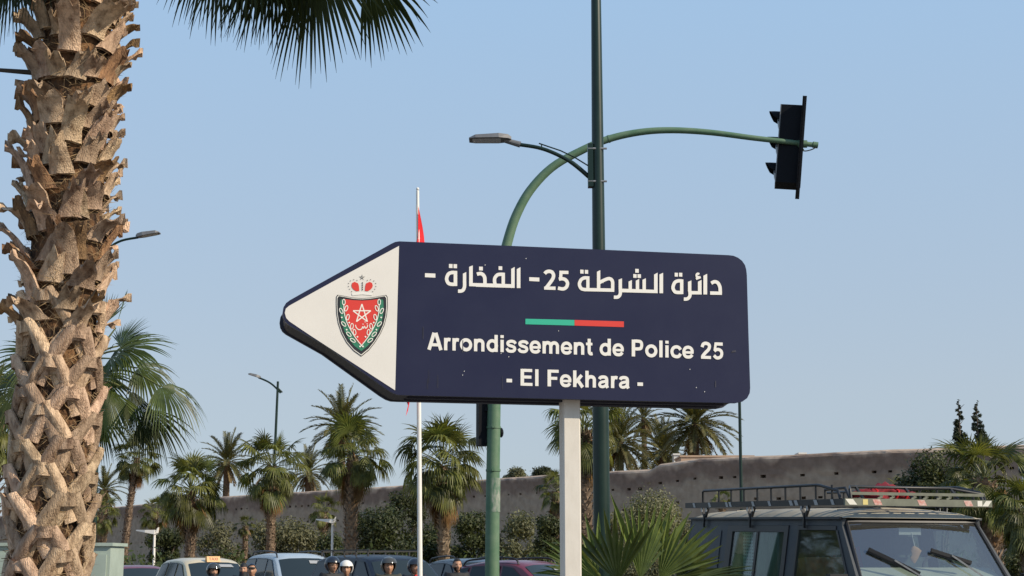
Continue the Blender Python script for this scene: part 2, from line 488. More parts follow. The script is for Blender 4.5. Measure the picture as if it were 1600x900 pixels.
# ------------------------------------------------------------------ rampart wall
def rampart():
    ctrl = [(-60, 812, 182), (180, 793, 152), (347, 777, 135), (475, 769.5, 125), (622, 760.5, 116), (780, 749, 106),
            (868, 743, 101), (953, 738, 96), (1013, 735, 93.5), (1027, 727, 93), (1090, 718, 90.5), (1163, 715, 88), (1233, 713, 86),
            (1300, 709, 84.5), (1383, 705, 82), (1490, 702, 80), (1600, 697, 78), (1760, 690, 74)]
    tops = [at(*c) for c in ctrl]
    root = thing('rampart_wall', 'long weathered pinkish grey rampart wall with rows of small holes behind the palms', 'wall', (tops[8].x, tops[8].y, 0))
    rng = random.Random(3)
    # resample along the top
    pts = []
    for a, c in zip(tops[:-1], tops[1:]):
        n = max(1, int((c - a).length / 0.45))
        for k in range(n):
            pts.append(a.lerp(c, k / n))
    pts.append(tops[-1])
    n = len(pts)
    wob = [0.0] * n
    for i in range(1, n):
        wob[i] = wob[i - 1] * 0.86 + rng.uniform(-0.006, 0.006)
    nor = []
    for i in range(n):
        d = pts[min(i + 1, n - 1)] - pts[max(i - 1, 0)]
        d.z = 0
        d.normalize()
        nor.append(Vector((d.y, -d.x, 0)))
        if nor[-1].y > 0:
            nor[-1] = -nor[-1]
    rowd = [0.0, 0.12, 0.35, 0.7, 1.0, 1.25, 1.5, 1.9, 2.3, 2.55, 2.9, 3.3, 3.55, 3.8, 4.4, 5.0, 6.0, 12.0]
    V, F, A = [], [], []
    grid = []
    for i in range(n):
        col = []
        for d in rowd:
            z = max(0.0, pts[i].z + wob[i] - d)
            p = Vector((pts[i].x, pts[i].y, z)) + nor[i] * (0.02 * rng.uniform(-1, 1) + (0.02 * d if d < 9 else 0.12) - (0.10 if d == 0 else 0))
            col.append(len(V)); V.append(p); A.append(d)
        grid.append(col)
    hole_rows = {4: 0.62, 8: 0.42, 12: 0.32}
    nxt = {r: rng.randint(1, 3) for r in hole_rows}
    for i in range(n - 1):
        for r in range(len(rowd) - 1):
            q = (grid[i][r], grid[i][r + 1], grid[i + 1][r + 1], grid[i + 1][r])
            if r in hole_rows and i == nxt[r]:
                nxt[r] += rng.choice((2, 3, 3, 4)) if r == 4 else rng.choice((2, 3, 4, 6))
                if rng.random() < hole_rows[r] + 0.25:
                    c = sum((V[k] for k in q), Vector()) / 4
                    s = rng.uniform(0.40, 0.75)
                    inn = []
                    for k in q:
                        inn.append(len(V)); V.append(c + (V[k] - c) * s); A.append(A[k])
                    bk = []
                    for k in inn:
                        bk.append(len(V)); V.append(V[k] - nor[i] * 0.45); A.append(A[k])
                    for e in range(4):
                        g = (e + 1) % 4
                        F.append((q[e], q[g], inn[g], inn[e]))
                        F.append((inn[e], inn[g], bk[g], bk[e]))
                    F.append(tuple(bk))
                    continue
            F.append(q)
    # rounded coping and back
    for dz, off in ((0.10, 0.35), (0.13, 0.8), (0.08, 1.3), (-0.2, 1.6), (-12, 1.6)):
        row = []
        for i in range(n):
            p = Vector((pts[i].x, pts[i].y, max(0, pts[i].z + wob[i] + dz))) - nor[i] * off
            row.append(len(V)); V.append(p); A.append(-0.3)
        prev = [g[0] for g in grid] if dz == 0.10 else last
        for i in range(n - 1):
            F.append((prev[i + 1], row[i + 1], row[i], prev[i]))
        last = row
    o = Vector(root.location)
    me = bpy.data.meshes.new('rampart_face')
    me.from_pydata([tuple(p - o) for p in V], [], F)
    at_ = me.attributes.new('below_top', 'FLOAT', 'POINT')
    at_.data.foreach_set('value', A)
    # weathered earth render: coping paled as painted sunlight, damp dark band under it, streaks
    m, nt, p, out = new_mat('rammed_earth')
    N, L = nt.nodes, nt.links
    p.inputs['Roughness'].default_value = 0.95
    p.inputs['Specular IOR Level'].default_value = 0.15
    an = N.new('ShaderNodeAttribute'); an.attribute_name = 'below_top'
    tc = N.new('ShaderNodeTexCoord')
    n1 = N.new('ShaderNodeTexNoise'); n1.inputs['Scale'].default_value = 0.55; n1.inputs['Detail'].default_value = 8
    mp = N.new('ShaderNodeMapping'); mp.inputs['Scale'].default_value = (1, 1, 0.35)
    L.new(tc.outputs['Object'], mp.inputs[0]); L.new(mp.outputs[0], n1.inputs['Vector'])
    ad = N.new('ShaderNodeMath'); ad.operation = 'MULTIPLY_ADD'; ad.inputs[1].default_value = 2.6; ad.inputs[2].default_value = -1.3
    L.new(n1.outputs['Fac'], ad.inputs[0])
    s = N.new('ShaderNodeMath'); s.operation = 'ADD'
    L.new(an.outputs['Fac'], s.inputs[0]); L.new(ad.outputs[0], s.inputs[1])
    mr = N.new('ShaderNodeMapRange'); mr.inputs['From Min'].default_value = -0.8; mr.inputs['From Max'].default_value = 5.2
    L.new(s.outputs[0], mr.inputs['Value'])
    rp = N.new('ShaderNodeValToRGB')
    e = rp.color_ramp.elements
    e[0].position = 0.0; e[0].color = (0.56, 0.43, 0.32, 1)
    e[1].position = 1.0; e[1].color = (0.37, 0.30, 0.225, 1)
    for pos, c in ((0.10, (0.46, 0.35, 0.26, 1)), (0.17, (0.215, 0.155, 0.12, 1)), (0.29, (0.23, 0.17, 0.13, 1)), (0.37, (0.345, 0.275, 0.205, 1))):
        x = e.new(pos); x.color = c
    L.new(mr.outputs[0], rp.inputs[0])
    n2 = N.new('ShaderNodeTexNoise'); n2.inputs['Scale'].default_value = 2.2; n2.inputs['Detail'].default_value = 9
    L.new(tc.outputs['Object'], n2.inputs['Vector'])
    mr2 = N.new('ShaderNodeMapRange'); mr2.inputs['From Min'].default_value = 0.3; mr2.inputs['From Max'].default_value = 0.7
    mr2.inputs['To Min'].default_value = 0.80; mr2.inputs['To Max'].default_value = 1.12
    L.new(n2.outputs['Fac'], mr2.inputs['Value'])
    hs = N.new('ShaderNodeHueSaturation'); L.new(rp.outputs[0], hs.inputs['Color']); L.new(mr2.outputs[0], hs.inputs['Value'])
    L.new(hs.outputs[0], p.inputs['Base Color'])
    bp = N.new('ShaderNodeBump'); bp.inputs['Strength'].default_value = 0.4; bp.inputs['Distance'].default_value = 0.08
    L.new(n2.outputs['Fac'], bp.inputs['Height']); L.new(bp.outputs[0], p.inputs['Normal'])
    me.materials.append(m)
    me.update()
    link('rampart_face', me, root)


rampart()


def block(name, label, cat, px0, px1, py0, py1, Y, depth, m, group=None):
    a, c = at(px0, py0, Y), at(px1, py1, Y)
    root = thing(name, label, cat, ((a.x + c.x) / 2, Y + depth / 2, 0), 0, group)
    b = MB()
    b.box(((a.x + c.x) / 2, Y + depth / 2, a.z / 2), (abs(c.x - a.x), depth, a.z))
    on(b, 'wall', m, root)
    b = MB()
    b.box(((a.x + c.x) / 2, Y + depth / 2, a.z + 0.06), (abs(c.x - a.x) + 0.16, depth + 0.16, 0.12))
    on(b, 'roof_edge', m, root)
    return root


block('roof_turret', 'small white roof block rising beside the date palm behind the wall', 'building', 1053, 1062, 711, 740, 118, 1.2, M['white_plaster'])
block('roof_turret', 'tiny white roof block on the wall line above the van roof rack', 'building', 1249, 1260, 709.5, 740, 118, 1.5, M['white_plaster'])
block('roof_parapet', 'sunlit tan parapet just behind the rampart wall near the white roof block', 'building', 1064, 1178, 714, 740, 112, 4, M['tan_plaster'])

# ================================================================== THE POLICE SIGN
SL = at(622, 500, 6.3)
SR = at(1170, 500, 6.62)
SU = Vector((SR.x - SL.x, SR.y - SL.y, 0)).normalized()
SN = Vector((SU.y, -SU.x, 0))            # towards the viewer


def sp(px, py, off=0.0):
    d = ray(px, py)
    o = Vector((0, 0, EYE))
    t = (SL + SN * off - o).dot(SN) / d.dot(SN)
    return o + d * t


def catmull(pts, k=5):
    out = []
    n = len(pts)
    for i in range(n - 1):
        p0 = Vector(pts[max(i - 1, 0)]); p1 = Vector(pts[i]); p2 = Vector(pts[i + 1]); p3 = Vector(pts[min(i + 2, n - 1)])
        for j in range(k):
            t = j / k
            out.append(0.5 * ((2 * p1) + (p2 - p0) * t + (2 * p0 - 5 * p1 + 4 * p2 - p3) * t * t + (3 * p1 - p0 - 3 * p2 + p3) * t ** 3))
    out.append(Vector(pts[-1]))
    return out


class Print:
    """flat shapes on the sign face: polygons and constant-width strokes in 2-D"""
    def __init__(self, fn, off):
        self.b = MB(); self.fn = fn; self.off = off

    def poly(self, pts):
        self.off += 0.00003
        self.b.add([self.fn(p[0], p[1], self.off) for p in pts], [tuple(range(len(pts)))])

    def stroke(self, pts, w, smooth=False, closed=False):
        self.off += 0.00003
        if smooth:
            if closed:
                pts = list(pts); k = len(pts)
                full = catmull(pts[-2:] + pts + pts[:3], 4)
                pts = full[8:8 + 4 * k]
            else:
                pts = catmull(pts)
        p = [Vector((q[0], q[1])) for q in pts]
        n = len(p)
        L, R = [], []
        for i in range(n):
            if closed:
                a, c = p[i - 1], p[(i + 1) % n]
            else:
                a, c = p[max(i - 1, 0)], p[min(i + 1, n - 1)]
            d1 = (p[i] - a); d2 = (c - p[i])
            d1 = d1.normalized() if d1.length > 1e-9 else d2.normalized()
            d2 = d2.normalized() if d2.length > 1e-9 else d1
            t = (d1 + d2)
            t = t.normalized() if t.length > 1e-6 else d1
            nn = Vector((-t.y, t.x))
            k = min(1.6, 1 / max(0.5, nn.dot(Vector((-d1.y, d1.x)))))
            L.append(p[i] + nn * (w / 2 * k)); R.append(p[i] - nn * (w / 2 * k))
        vs = [self.fn(q[0], q[1], self.off) for q in L + R]
        m_ = n if closed else n - 1
        self.b.add(vs, [(i, (i + 1) % n, n + (i + 1) % n, n + i) for i in range(m_)])

    def ellipse(self, c, rx, ry, rot=0.0, w=None, n=14):
        pts = []
        for i in range(n):
            t = 2 * pi * i / n
            x, y = rx * cos(t), ry * sin(t)
            pts.append((c[0] + x * cos(rot) - y * sin(rot), c[1] + x * sin(rot) + y * cos(rot)))
        if w:
            self.stroke(pts, w, closed=True)
        else:
            self.poly(pts)


LET = {
    'A': (1.0, [('l', [(.115, 0), (.445, 1)], .21), ('l', [(.885, 0), (.555, 1)], .21), ('l', [(.27, .30), (.73, .30)], .17), ('l', [(.40, .93), (.60, .93)], .14)]),
    'r': (.54, [('l', [(.19, 0), (.19, .725)], .2), ('s', [(.20, .42), (.25, .57), (.36, .64), (.50, .62)], .19)]),
    'o': (.85, [('e', (.425, .363), .295, .29, .19)]),
    'n': (.85, [('l', [(.19, 0), (.19, .725)], .2), ('s', [(.2, .45), (.28, .59), (.43, .645), (.58, .61), (.65, .5), (.655, .35), (.655, 0)], .195)]),
    'd': (.85, [('l', [(.66, 0), (.66, 1)], .2), ('e', (.41, .363), .275, .29, .18)]),
    'i': (.39, [('l', [(.195, 0), (.195, .725)], .2), ('l', [(.195, .83), (.195, 1)], .2)]),
    's': (.775, [('s', [(.67, .52), (.58, .63), (.38, .66), (.2, .6), (.17, .5), (.26, .415), (.46, .36), (.6, .29), (.62, .18), (.53, .09), (.38, .065), (.2, .1), (.10, .23)], .17)]),
    'e': (.775, [('l', [(.10, .345), (.74, .345)], .14), ('s', [(.655, .33), (.645, .48), (.55, .61), (.39, .655), (.23, .61), (.135, .48), (.12, .36), (.14, .22), (.24, .1), (.4, .07), (.55, .1), (.66, .21)], .18)]),
    'm': (1.24, [('l', [(.19, 0), (.19, .725)], .2), ('s', [(.2, .45), (.27, .59), (.4, .645), (.53, .61), (.605, .5), (.615, .35), (.615, 0)], .195), ('s', [(.62, .45), (.69, .59), (.83, .645), (.96, .61), (1.04, .5), (1.045, .35), (1.045, 0)], .195)]),
    't': (.465, [('s', [(.225, .96), (.225, .6), (.225, .22), (.27, .10), (.35, .075), (.44, .09)], .19), ('l', [(.02, .65), (.43, .65)], .15)]),
    'P': (.93, [('l', [(.205, 0), (.205, 1)], .21), ('s', [(.25, .915), (.5, .915), (.68, .87), (.74, .7), (.68, .5), (.5, .455), (.25, .455)], .18)]),
    'l': (.39, [('l', [(.195, 0), (.195, 1)], .2)]),
    'c': (.775, [('s', [(.68, .49), (.58, .61), (.41, .655), (.24, .6), (.14, .46), (.135, .29), (.22, .13), (.4, .07), (.57, .1), (.68, .25)], .185)]),
    '2': (.775, [('s', [(.13, .69), (.18, .84), (.3, .92), (.46, .91), (.58, .83), (.6, .7), (.53, .55), (.35, .37), (.2, .2), (.15, .09)], .19), ('l', [(.06, .085), (.7, .085)], .17)]),
    '5': (.775, [('l', [(.2, .91), (.68, .91)], .18), ('l', [(.235, .99), (.165, .50)], .15), ('s', [(.14, .47), (.26, .565), (.42, .58), (.57, .5), (.62, .34), (.57, .17), (.42, .08), (.26, .09), (.12, .22)], .18)]),
    'E': (.93, [('l', [(.205, 0), (.205, 1)], .21), ('l', [(.2, .915), (.83, .915)], .17), ('l', [(.2, .52), (.78, .52)], .17), ('l', [(.2, .085), (.85, .085)], .17)]),
    'F': (.855, [('l', [(.205, 0), (.205, 1)], .21), ('l', [(.2, .915), (.8, .915)], .17), ('l', [(.2, .49), (.71, .49)], .17)]),
    'k': (.775, [('l', [(.19, 0), (.19, 1)], .2), ('l', [(.22, .26), (.63, .725)], .19), ('l', [(.37, .43), (.69, 0)], .2)]),
    'h': (.85, [('l', [(.19, 0), (.19, 1)], .2), ('s', [(.2, .45), (.28, .59), (.43, .645), (.58, .61), (.65, .5), (.655, .35), (.655, 0)], .195)]),
    'a': (.775, [('s', [(.13, .52), (.2, .62), (.37, .655), (.53, .62), (.59, .5), (.59, .2), (.60, .1), (.65, 0)], .185), ('s', [(.6, .42), (.42, .375), (.22, .32), (.14, .2), (.2, .085), (.36, .065), (.52, .14), (.6, .28)], .165)]),
    '-': (.465, [('l', [(.06, .28), (.41, .28)], .2)]),
    'T': (.85, [('l', [(.425, 0), (.425, 1)], .21), ('l', [(.03, .915), (.82, .915)], .17)]),
    'X': (.93, [('l', [(.1, 0), (.83, 1)], .22), ('l', [(.1, 1), (.83, 0)], .22)]),
    'I': (.39, [('l', [(.195, 0), (.195, 1)], .21)]),
    ' ': (.39, []),
}


def write_line(pr, text, fn, at_space=None):
    """fn maps (x, y) in letter units to the print's own 2-D"""
    x = 0
    for ch in text:
        a, shapes = LET[ch]
        for s in shapes:
            if s[0] == 'e':
                c = s[1]
                pts = [(c[0] + s[2] * cos(2 * pi * i / 20), c[1] + s[3] * sin(2 * pi * i / 20)) for i in range(20)]
                pr.stroke([(q[0] + x, q[1]) for q in pts], s[4] * 1.05, closed=True)
            else:
                pr.stroke([(q[0] + x, q[1]) for q in s[1]], s[2] * 1.05, smooth=s[0] == 's')
        x += a
        if at_space and ch == ' ': at_space(pr)
    if at_space: at_space(pr)
    return x


def line_width(text):
    return sum(LET[c][0] for c in text)


def police_sign():
    foot = sp(890, 640, -0.11)
    root = thing('direction_sign', 'large navy arrow shaped police sign with Arabic and French lettering on a pale post', 'sign', (foot.x, foot.y, 0.12))
    outline = [(612, 380.5), (617.5, 378), (624, 377), (800, 384.2), (1000, 392.6), (1138, 398.6), (1146, 399.6), (1153, 402.5), (1159.5, 407.5), (1164, 414), (1166, 421), (1167, 430),
               (1169.5, 520), (1172.2, 606), (1171.5, 614), (1167.5, 622), (1160, 627.5), (1150, 629.6), (1000, 626.4), (800, 621.4), (632, 617.4), (622, 616.8), (614, 614), (604, 608), (510, 540.5),
               (452, 508), (446.5, 503.5), (442.8, 497), (441.6, 489), (443, 480), (447, 473.5), (453, 469), (476.7, 455.6), (540, 420.5)]
    cx, cy = 800, 505

    def ring(off, s=1.0, dn=0.0):
        pts = [sp(x, y, 0) for x, y in outline]
        c = sp(cx, cy, 0)
        return [c + (p - c) * s + SN * off for p in pts]
    f0 = ring(0.0)
    b = MB(); b.prism(f0, SN * -0.022)
    face = on(b, 'front_plate', M['navy'], root)
    b = MB(); b.prism(ring(-0.0225, 0.986), SN * -0.235)
    on(b, 'casing', M['sign_under'], root)
    b = MB(); b.prism(ring(-0.258, 1.0), SN * -0.022)
    on(b, 'back_plate', M['navy_side'], root)
    # flange rails along the lower side of the casing
    b = MB()
    for off in (-0.09, -0.19):
        b.bar(sp(640, 616.0, 0) + SN * off, sp(1140, 627.5, 0) + SN * off, 0.018, 0.02)
    on(b, 'casing_rail', M['navy_side'], root)
    # post, a square tube
    pc = foot
    w = 0.0795
    z1 = sp(894, 623, -0.12).z + 0.02
    R = Matrix((SU, -SN, Vector((0, 0, 1)))).transposed()
    b = MB()
    hw = w / 2
    ch = 0.006
    prof = [(-hw + ch, -hw), (hw - ch, -hw), (hw, -hw + ch), (hw, hw - ch), (hw - ch, hw), (-hw + ch, hw), (-hw, hw - ch), (-hw, -hw + ch)]
    rows = []
    for z in (0.12, 0.8, 1.6, z1):
        rows.append([Vector((pc.x, pc.y, z)) + SU * x - SN * y for x, y in prof])
    b.grid(rows, close=True)
    on(b, 'post', M['post'], root)
    b = MB(); b.box((pc.x, pc.y, 0.128), (0.26, 0.26, 0.016), R)
    bp = on(b, 'base_plate', M['steel'], root)
    # ---- white arrow panel
    pr = Print(sp, 0.0015)
    pr.poly([(623.5, 384.2), (617.4, 609.8), (485.5, 524.6), (452, 502), (447.3, 497), (445, 489), (446.6, 482.3), (452, 477.6), (520, 440)])
    panel = on(pr.b, 'arrow_panel', M['sign_white'], root)
    # ---- crest
    e1 = lambda x, y: (515 + x / 11.25, 420 + y / 11.25)
    e2 = lambda x, y: (515 + x / 11.25, 480 + y / 11.25)
    crest = tag(link('crest', None, root))
    half = [(605.6, 463.8), (606, 478), (604.6, 493), (601, 507.5), (594.5, 522), (586, 535.5), (576.5, 547.5), (564.6, 557.2)]
    lft = [(552.5, 548.5), (541.5, 536), (533.5, 521), (528.2, 505.5), (525.6, 490), (525, 474), (525.2, 464)]
    top = [(527.3, 460.6), (539, 462.6), (551, 465), (565.6, 466), (580, 464.9), (592, 462.7), (603.4, 460.8)]
    shield = half + lft + top
    def scaled(s, dy=0.0, c=(565.2, 497)):
        return [(c[0] + (x - c[0]) * s, c[1] + (y - c[1]) * s + dy) for x, y in shield]
    for nm, mt, s, dy, off in (('shield_rim', 'crest_black', 1.0, 0, .0030), ('shield_rim', 'crest_line', .972, 0, .0036), ('shield_band', 'crest_black', .945, 0, .0042), ('shield_field', 'crest_green', .838, 1.0, .0048)):
        pr = Print(sp, off)
        pr.poly(scaled(s, dy))
        on(pr.b, nm, M[mt], root, crest)
    pr = Print(sp, 0.0054)
    pr.poly([(538.5, 467.4), (551, 468.9), (565.5, 469.7), (580, 468.8), (591, 467.4), (591.6, 482), (589, 495), (584, 509), (577, 523), (570, 534), (564.2, 540.5), (558, 534), (551, 523), (545, 509), (540.6, 495), (538.5, 481)])
    on(pr.b, 'red_field', M['bar_red'], root, crest)
    pr = Print(sp, 0.0060)
    P5 = [(565.5 + 14.6 * sin(2 * pi * k * 2 / 5), 490.2 - 15.2 * cos(2 * pi * k * 2 / 5)) for k in range(5)]
    for k in range(5):
        pr.stroke([P5[k], P5[(k + 1) % 5]], 1.75)
    pr.stroke([(555.4, 507.6), (556.8, 512), (560.6, 515), (565, 514), (566.6, 510.5), (568, 512.8), (569.6, 509.8), (571, 512.6), (573.4, 511.6), (574.6, 507.8)], 1.35, smooth=True)
    for q in ((567.2, 506.4), (570.5, 502.9), (573.6, 506)):
        pr.ellipse(q, 0.85, 0.85, n=8)
    on(pr.b, 'star_emblem', M['crest_line'], root, crest)
    pr = Print(sp, 0.0066)
    MX = 1122
    for mir in (False, True):
        f1 = (lambda x, y: e1(MX - x, y)) if mir else e1
        f2 = (lambda x, y: e2(MX - x, y)) if mir else e2
        sg = -1 if mir else 1
        pr.stroke([f1(250, 620), f1(252, 700), f2(262, 120), f2(300, 255), f2(360, 380), f2(430, 500), f2(510, 610), f2(578, 688)], 1.25, smooth=True)
        for (fx, c, rot) in ((f1, (250, 585), 0), (f1, (293, 695), .35), (f1, (205, 740), -.45), (f2, (320, 175), .2), (f2, (248, 295), -.75), (f2, (392, 335), .1),
                             (f2, (338, 475), -.8), (f2, (438, 440), -.15), (f2, (408, 582), -.95)):
            pr.ellipse(fx(*c), 2.2, 4.5, rot * sg, w=1.15, n=12)
        for c in ((215, 180), (345, 270), (300, 395), (490, 520), (535, 690)):
            pr.ellipse(f2(*c), 1.35, 1.35, n=8)
    on(pr.b, 'wreath', M['crest_line'], root, crest)
    pr = Print(sp, 0.0030)
    lobe = [(385, 290), (398, 248), (440, 228), (500, 255), (516, 300), (522, 388), (470, 394), (420, 362), (392, 325)]
    pr.poly([e1(*q) for q in lobe])
    on(pr.b, 'crown_lobe', M['bar_red'], root, crest)
    pr = Print(sp, 0.0030)
    pr.poly([e1(1144 - x, y) for x, y in lobe])
    on(pr.b, 'crown_lobe', M['bar_red'], root, crest)
    pr = Print(sp, 0.0034)
    for k in range(5):
        a = 2 * pi * k / 5
        d = (sin(a), -cos(a)); nn = (-d[1], d[0])
        c = e1(570, 152)
        pr.poly([(c[0] + d[0] * 1.0 + nn[0] * .9, c[1] + d[1] * 1.0 + nn[1] * .9), (c[0] + d[0] * 5.2, c[1] + d[1] * 5.2), (c[0] + d[0] * 1.0 - nn[0] * .5, c[1] + d[1] * 1.0 - nn[1] * .5)])
    for x, y in ((335, 258), (333, 312), (352, 360), (388, 402), (368, 215), (425, 192), (482, 204)):
        for xx in (x, 1146 - x):
            c = e1(xx, y)
            pr.poly([(c[0] - .9, c[1] - .9), (c[0] + .9, c[1] - .6), (c[0] + .3, c[1] + 1.0)])
    for y in range(235, 385, 38):
        c = e1(578, y); pr.poly([(c[0] - .8, c[1]), (c[0] + .7, c[1]), (c[0] + .7, c[1] + 2.6), (c[0] - .4, c[1] + 2.6)])
    on(pr.b, 'crown_beads', M['crest_black'], root, crest)
    pr = Print(sp, 0.0034)
    pr.poly([e1(390, 425), e1(578, 405), e1(760, 425), e1(752, 470), e1(578, 452), e1(398, 470)])
    on(pr.b, 'crown_band', M['letter_white'], root, crest)
    # ---- green and red bar
    pr = Print(sp, 0.0015); pr.poly([(821, 498), (897.5, 499.9), (897.5, 508.7), (821, 506.6)])
    on(pr.b, 'green_bar', M['bar_green'], root)
    pr = Print(sp, 0.0015); pr.poly([(897.9, 499.9), (974.8, 502.2), (974.8, 511.1), (897.9, 508.7)])
    on(pr.b, 'red_bar', M['bar_red'], root)
    # ---- Arabic line
    pr = Print(sp, 0.0015)
    c1 = lambda *q: [(655 + x / 12.857, 400 + y / 12.857) for x, y in q]
    c2 = lambda *q: [(755 + x / 11.43, 400 + y / 11.43) for x, y in q]
    c3 = lambda *q: [(890 + x / 11.43, 405 + y / 11.43) for x, y in q]
    c4 = lambda *q: [(1010 + x / 11.43, 410 + y / 11.43) for x, y in q]
    rect = lambda c, x0, y0, x1, y1: pr.poly(c((x0, y0), (x1, y0 + 3), (x1, y1 + 3), (x0, y1)))
    stem = lambda c, x0, x1, ya, yb, y1: pr.poly(c((x0, ya), (x1, yb), (x1, y1), (x0, y1)))

    def word():
        on(pr.b, 'arabic_word', M['letter_white'], root)
        pr.b = MB()
    pr.poly(c1((117, 345), (325, 353), (325, 435), (115, 425)))
    word()
    rect(c1, 598, 160, 670, 240); rect(c1, 690, 163, 760, 243)
    stem(c1, 692, 764, 297, 300, 603)
    pr.stroke(c1((730, 333), (650, 333), (588, 362), (553, 440), (560, 500), (590, 548), (645, 567), (730, 568)), 5.45, smooth=True)
    stem(c1, 878, 945, 355, 322, 520)
    pr.stroke(c1((911, 500), (912, 590), (905, 640), (880, 685), (840, 704), (780, 705)), 5.3, smooth=True)
    stem(c1, 1003, 1076, 218, 190, 606)
    pr.poly(c1((1003, 540), (1300, 548), (1300, 616), (1003, 606)))
    rect(c1, 1203, 213, 1278, 288)
    pr.stroke(c1((1160, 366), (1210, 353), (1255, 358), (1295, 390), (1318, 450), (1320, 590)), 5.5, smooth=True)
    pr.poly(c2((-130, 487), (200, 492), (560, 506), (560, 570), (200, 560), (-130, 548)))
    rect(c2, 275, 182, 340, 248)
    stem(c2, 328, 388, 297, 300, 540)
    pr.stroke(c2((360, 327), (300, 327), (250, 340), (210, 390), (202, 440), (212, 500), (240, 535)), 5.3, smooth=True)
    stem(c2, 500, 562, 230, 195, 570); stem(c2, 600, 665, 235, 200, 572)
    word()
    pr.poly(c2((822, 378), (1003, 386), (1003, 455), (822, 446)))
    word()
    pr.stroke(c2((1098, 315), (1130, 284), (1180, 273), (1230, 290), (1256, 340), (1245, 400), (1200, 470), (1120, 575)), 5.4, smooth=True)
    pr.poly(c2((1088, 545), (1292, 545), (1292, 606), (1088, 600)))
    rect(c2, 1360, 262, 1522, 320); pr.stroke(c2((1391, 275), (1380, 430)), 5.0)
    pr.stroke(c2((1352, 416), (1405, 405), (1465, 422), (1502, 470), (1502, 520), (1475, 566), (1420, 588), (1335, 573)), 5.3, smooth=True)
    word()
    rect(c3, 190, 186, 250, 255); rect(c3, 272, 190, 331, 258)
    stem(c3, 298, 355, 303, 306, 540)
    pr.stroke(c3((330, 334), (265, 334), (210, 362), (176, 430), (186, 490), (220, 530), (275, 542)), 5.2, smooth=True)
    pr.poly(c3((260, 512), (795, 523), (798, 583), (260, 572)))
    stem(c3, 488, 548, 225, 195, 540)
    pr.stroke(c3((520, 425), (610, 377), (690, 347), (740, 358), (766, 400), (769, 470), (769, 560)), 5.2, smooth=True)
    stem(c3, 875, 936, 365, 342, 540)
    pr.stroke(c3((905, 520), (907, 590), (897, 640), (870, 670), (840, 679), (790, 678)), 5.2, smooth=True)
    pr.poly(c3((905, 525), (1570, 548), (1574, 607), (930, 590)))
    stem(c3, 1053, 1112, 400, 372, 560); stem(c3, 1182, 1242, 385, 352, 565); stem(c3, 1302, 1362, 368, 340, 570); stem(c3, 1508, 1572, 275, 240, 605)
    rect(c3, 1172, 172, 1235, 240); rect(c3, 1137, 265, 1197, 331); rect(c3, 1213, 267, 1274, 333)
    stem(c4, 233, 298, 215, 186, 550)
    word()
    rect(c4, 505, 184, 563, 252); rect(c4, 583, 184, 641, 252)
    stem(c4, 600, 660, 301, 304, 566)
    pr.stroke(c4((630, 330), (560, 331), (505, 362), (475, 440), (490, 498), (530, 533), (632, 537)), 5.3, smooth=True)
    stem(c4, 742, 803, 348, 322, 520)
    pr.stroke(c4((774, 500), (780, 570), (770, 612), (745, 642), (710, 655), (668, 655)), 5.2, smooth=True)
    pr.poly(c4((780, 510), (985, 514), (988, 573), (800, 571)))
    stem(c4, 920, 985, 345, 312, 572)
    pr.stroke(c4((945, 210), (915, 200), (895, 222), (905, 258), (945, 262)), 3.3, smooth=True)
    pr.stroke(c4((885, 294), (970, 262)), 3.6)
    stem(c4, 1018, 1085, 238, 204, 572)
    pr.stroke(c4((1158, 372), (1215, 345), (1272, 363), (1310, 430), (1318, 500), (1320, 560)), 5.3, smooth=True)
    pr.poly(c4((1138, 516), (1345, 522), (1348, 580), (1138, 577)))
    word()
    # ---- French lines
    for nm, text, x0, y0, x1, y1, caph in (('french_word', 'Arrondissement de Police 25', 667.5, 546.3, 1131.5, 561.5, 26.6), ('french_word', '- El Fekhara -', 790, 601.8, 1006, 607.6, 26.2)):
        L = line_width(text)
        pr = Print(lambda x, y, off: sp(x0 + (x1 - x0) * x / L, y0 + (y1 - y0) * x / L - caph * (1 - 0.02 * x / L) * y, off), 0.0015)
        write_line(pr, text, None, lambda q: (on(q.b, nm, M['letter_white'], root), setattr(q, 'b', MB())))
    # ---- dirt: rain streaks and droppings
    rng = random.Random(11)
    pr = Print(sp, 0.0022)
    for _ in range(2):
        x, y = rng.uniform(640, 1155), rng.uniform(405, 605)
        r = rng.uniform(0.3, 0.6)
        pr.ellipse((x, y), r, r * rng.uniform(1, 1.8), rng.uniform(-.6, .6), n=7)
    for x, y in ((758, 414), (783, 552), (795, 557.5), (725.5, 580), (723, 586), (822, 404), (1078, 577), (1088, 605.5), (1101, 612)):
        pr.ellipse((x, y), .6, .95, .5, n=7)
    tag(on(pr.b, 'bird_droppings', M['droppings'], root), kind='stuff')
    pr = Print(sp, 0.0019)
    for x, y, h, w_ in ((723, 541, 18, 1.6), (668, 600, 15, .8), (684, 596, 19, .9), (661, 520, 18, 1.2), (670, 588, 20, .7), (862, 556, 14, .8), (785, 598, 20, .6), (1118, 600, 9, 1.5), (1146, 549, 2, 7)):
        pr.poly([(x - w_ * .3, y - h / 2), (x + w_ * .5, y - h / 2 - 1), (x + w_ * .6, y + h / 2), (x - w_ * .5, y + h / 2 + 1)])
    tag(on(pr.b, 'grime_streaks', M['grime'], root), kind='stuff')


police_sign()


# ================================================================== POLES AND LAMPS
def pole_path(base, zs):
    return [Vector((base.x, base.y, z)) for z in zs]


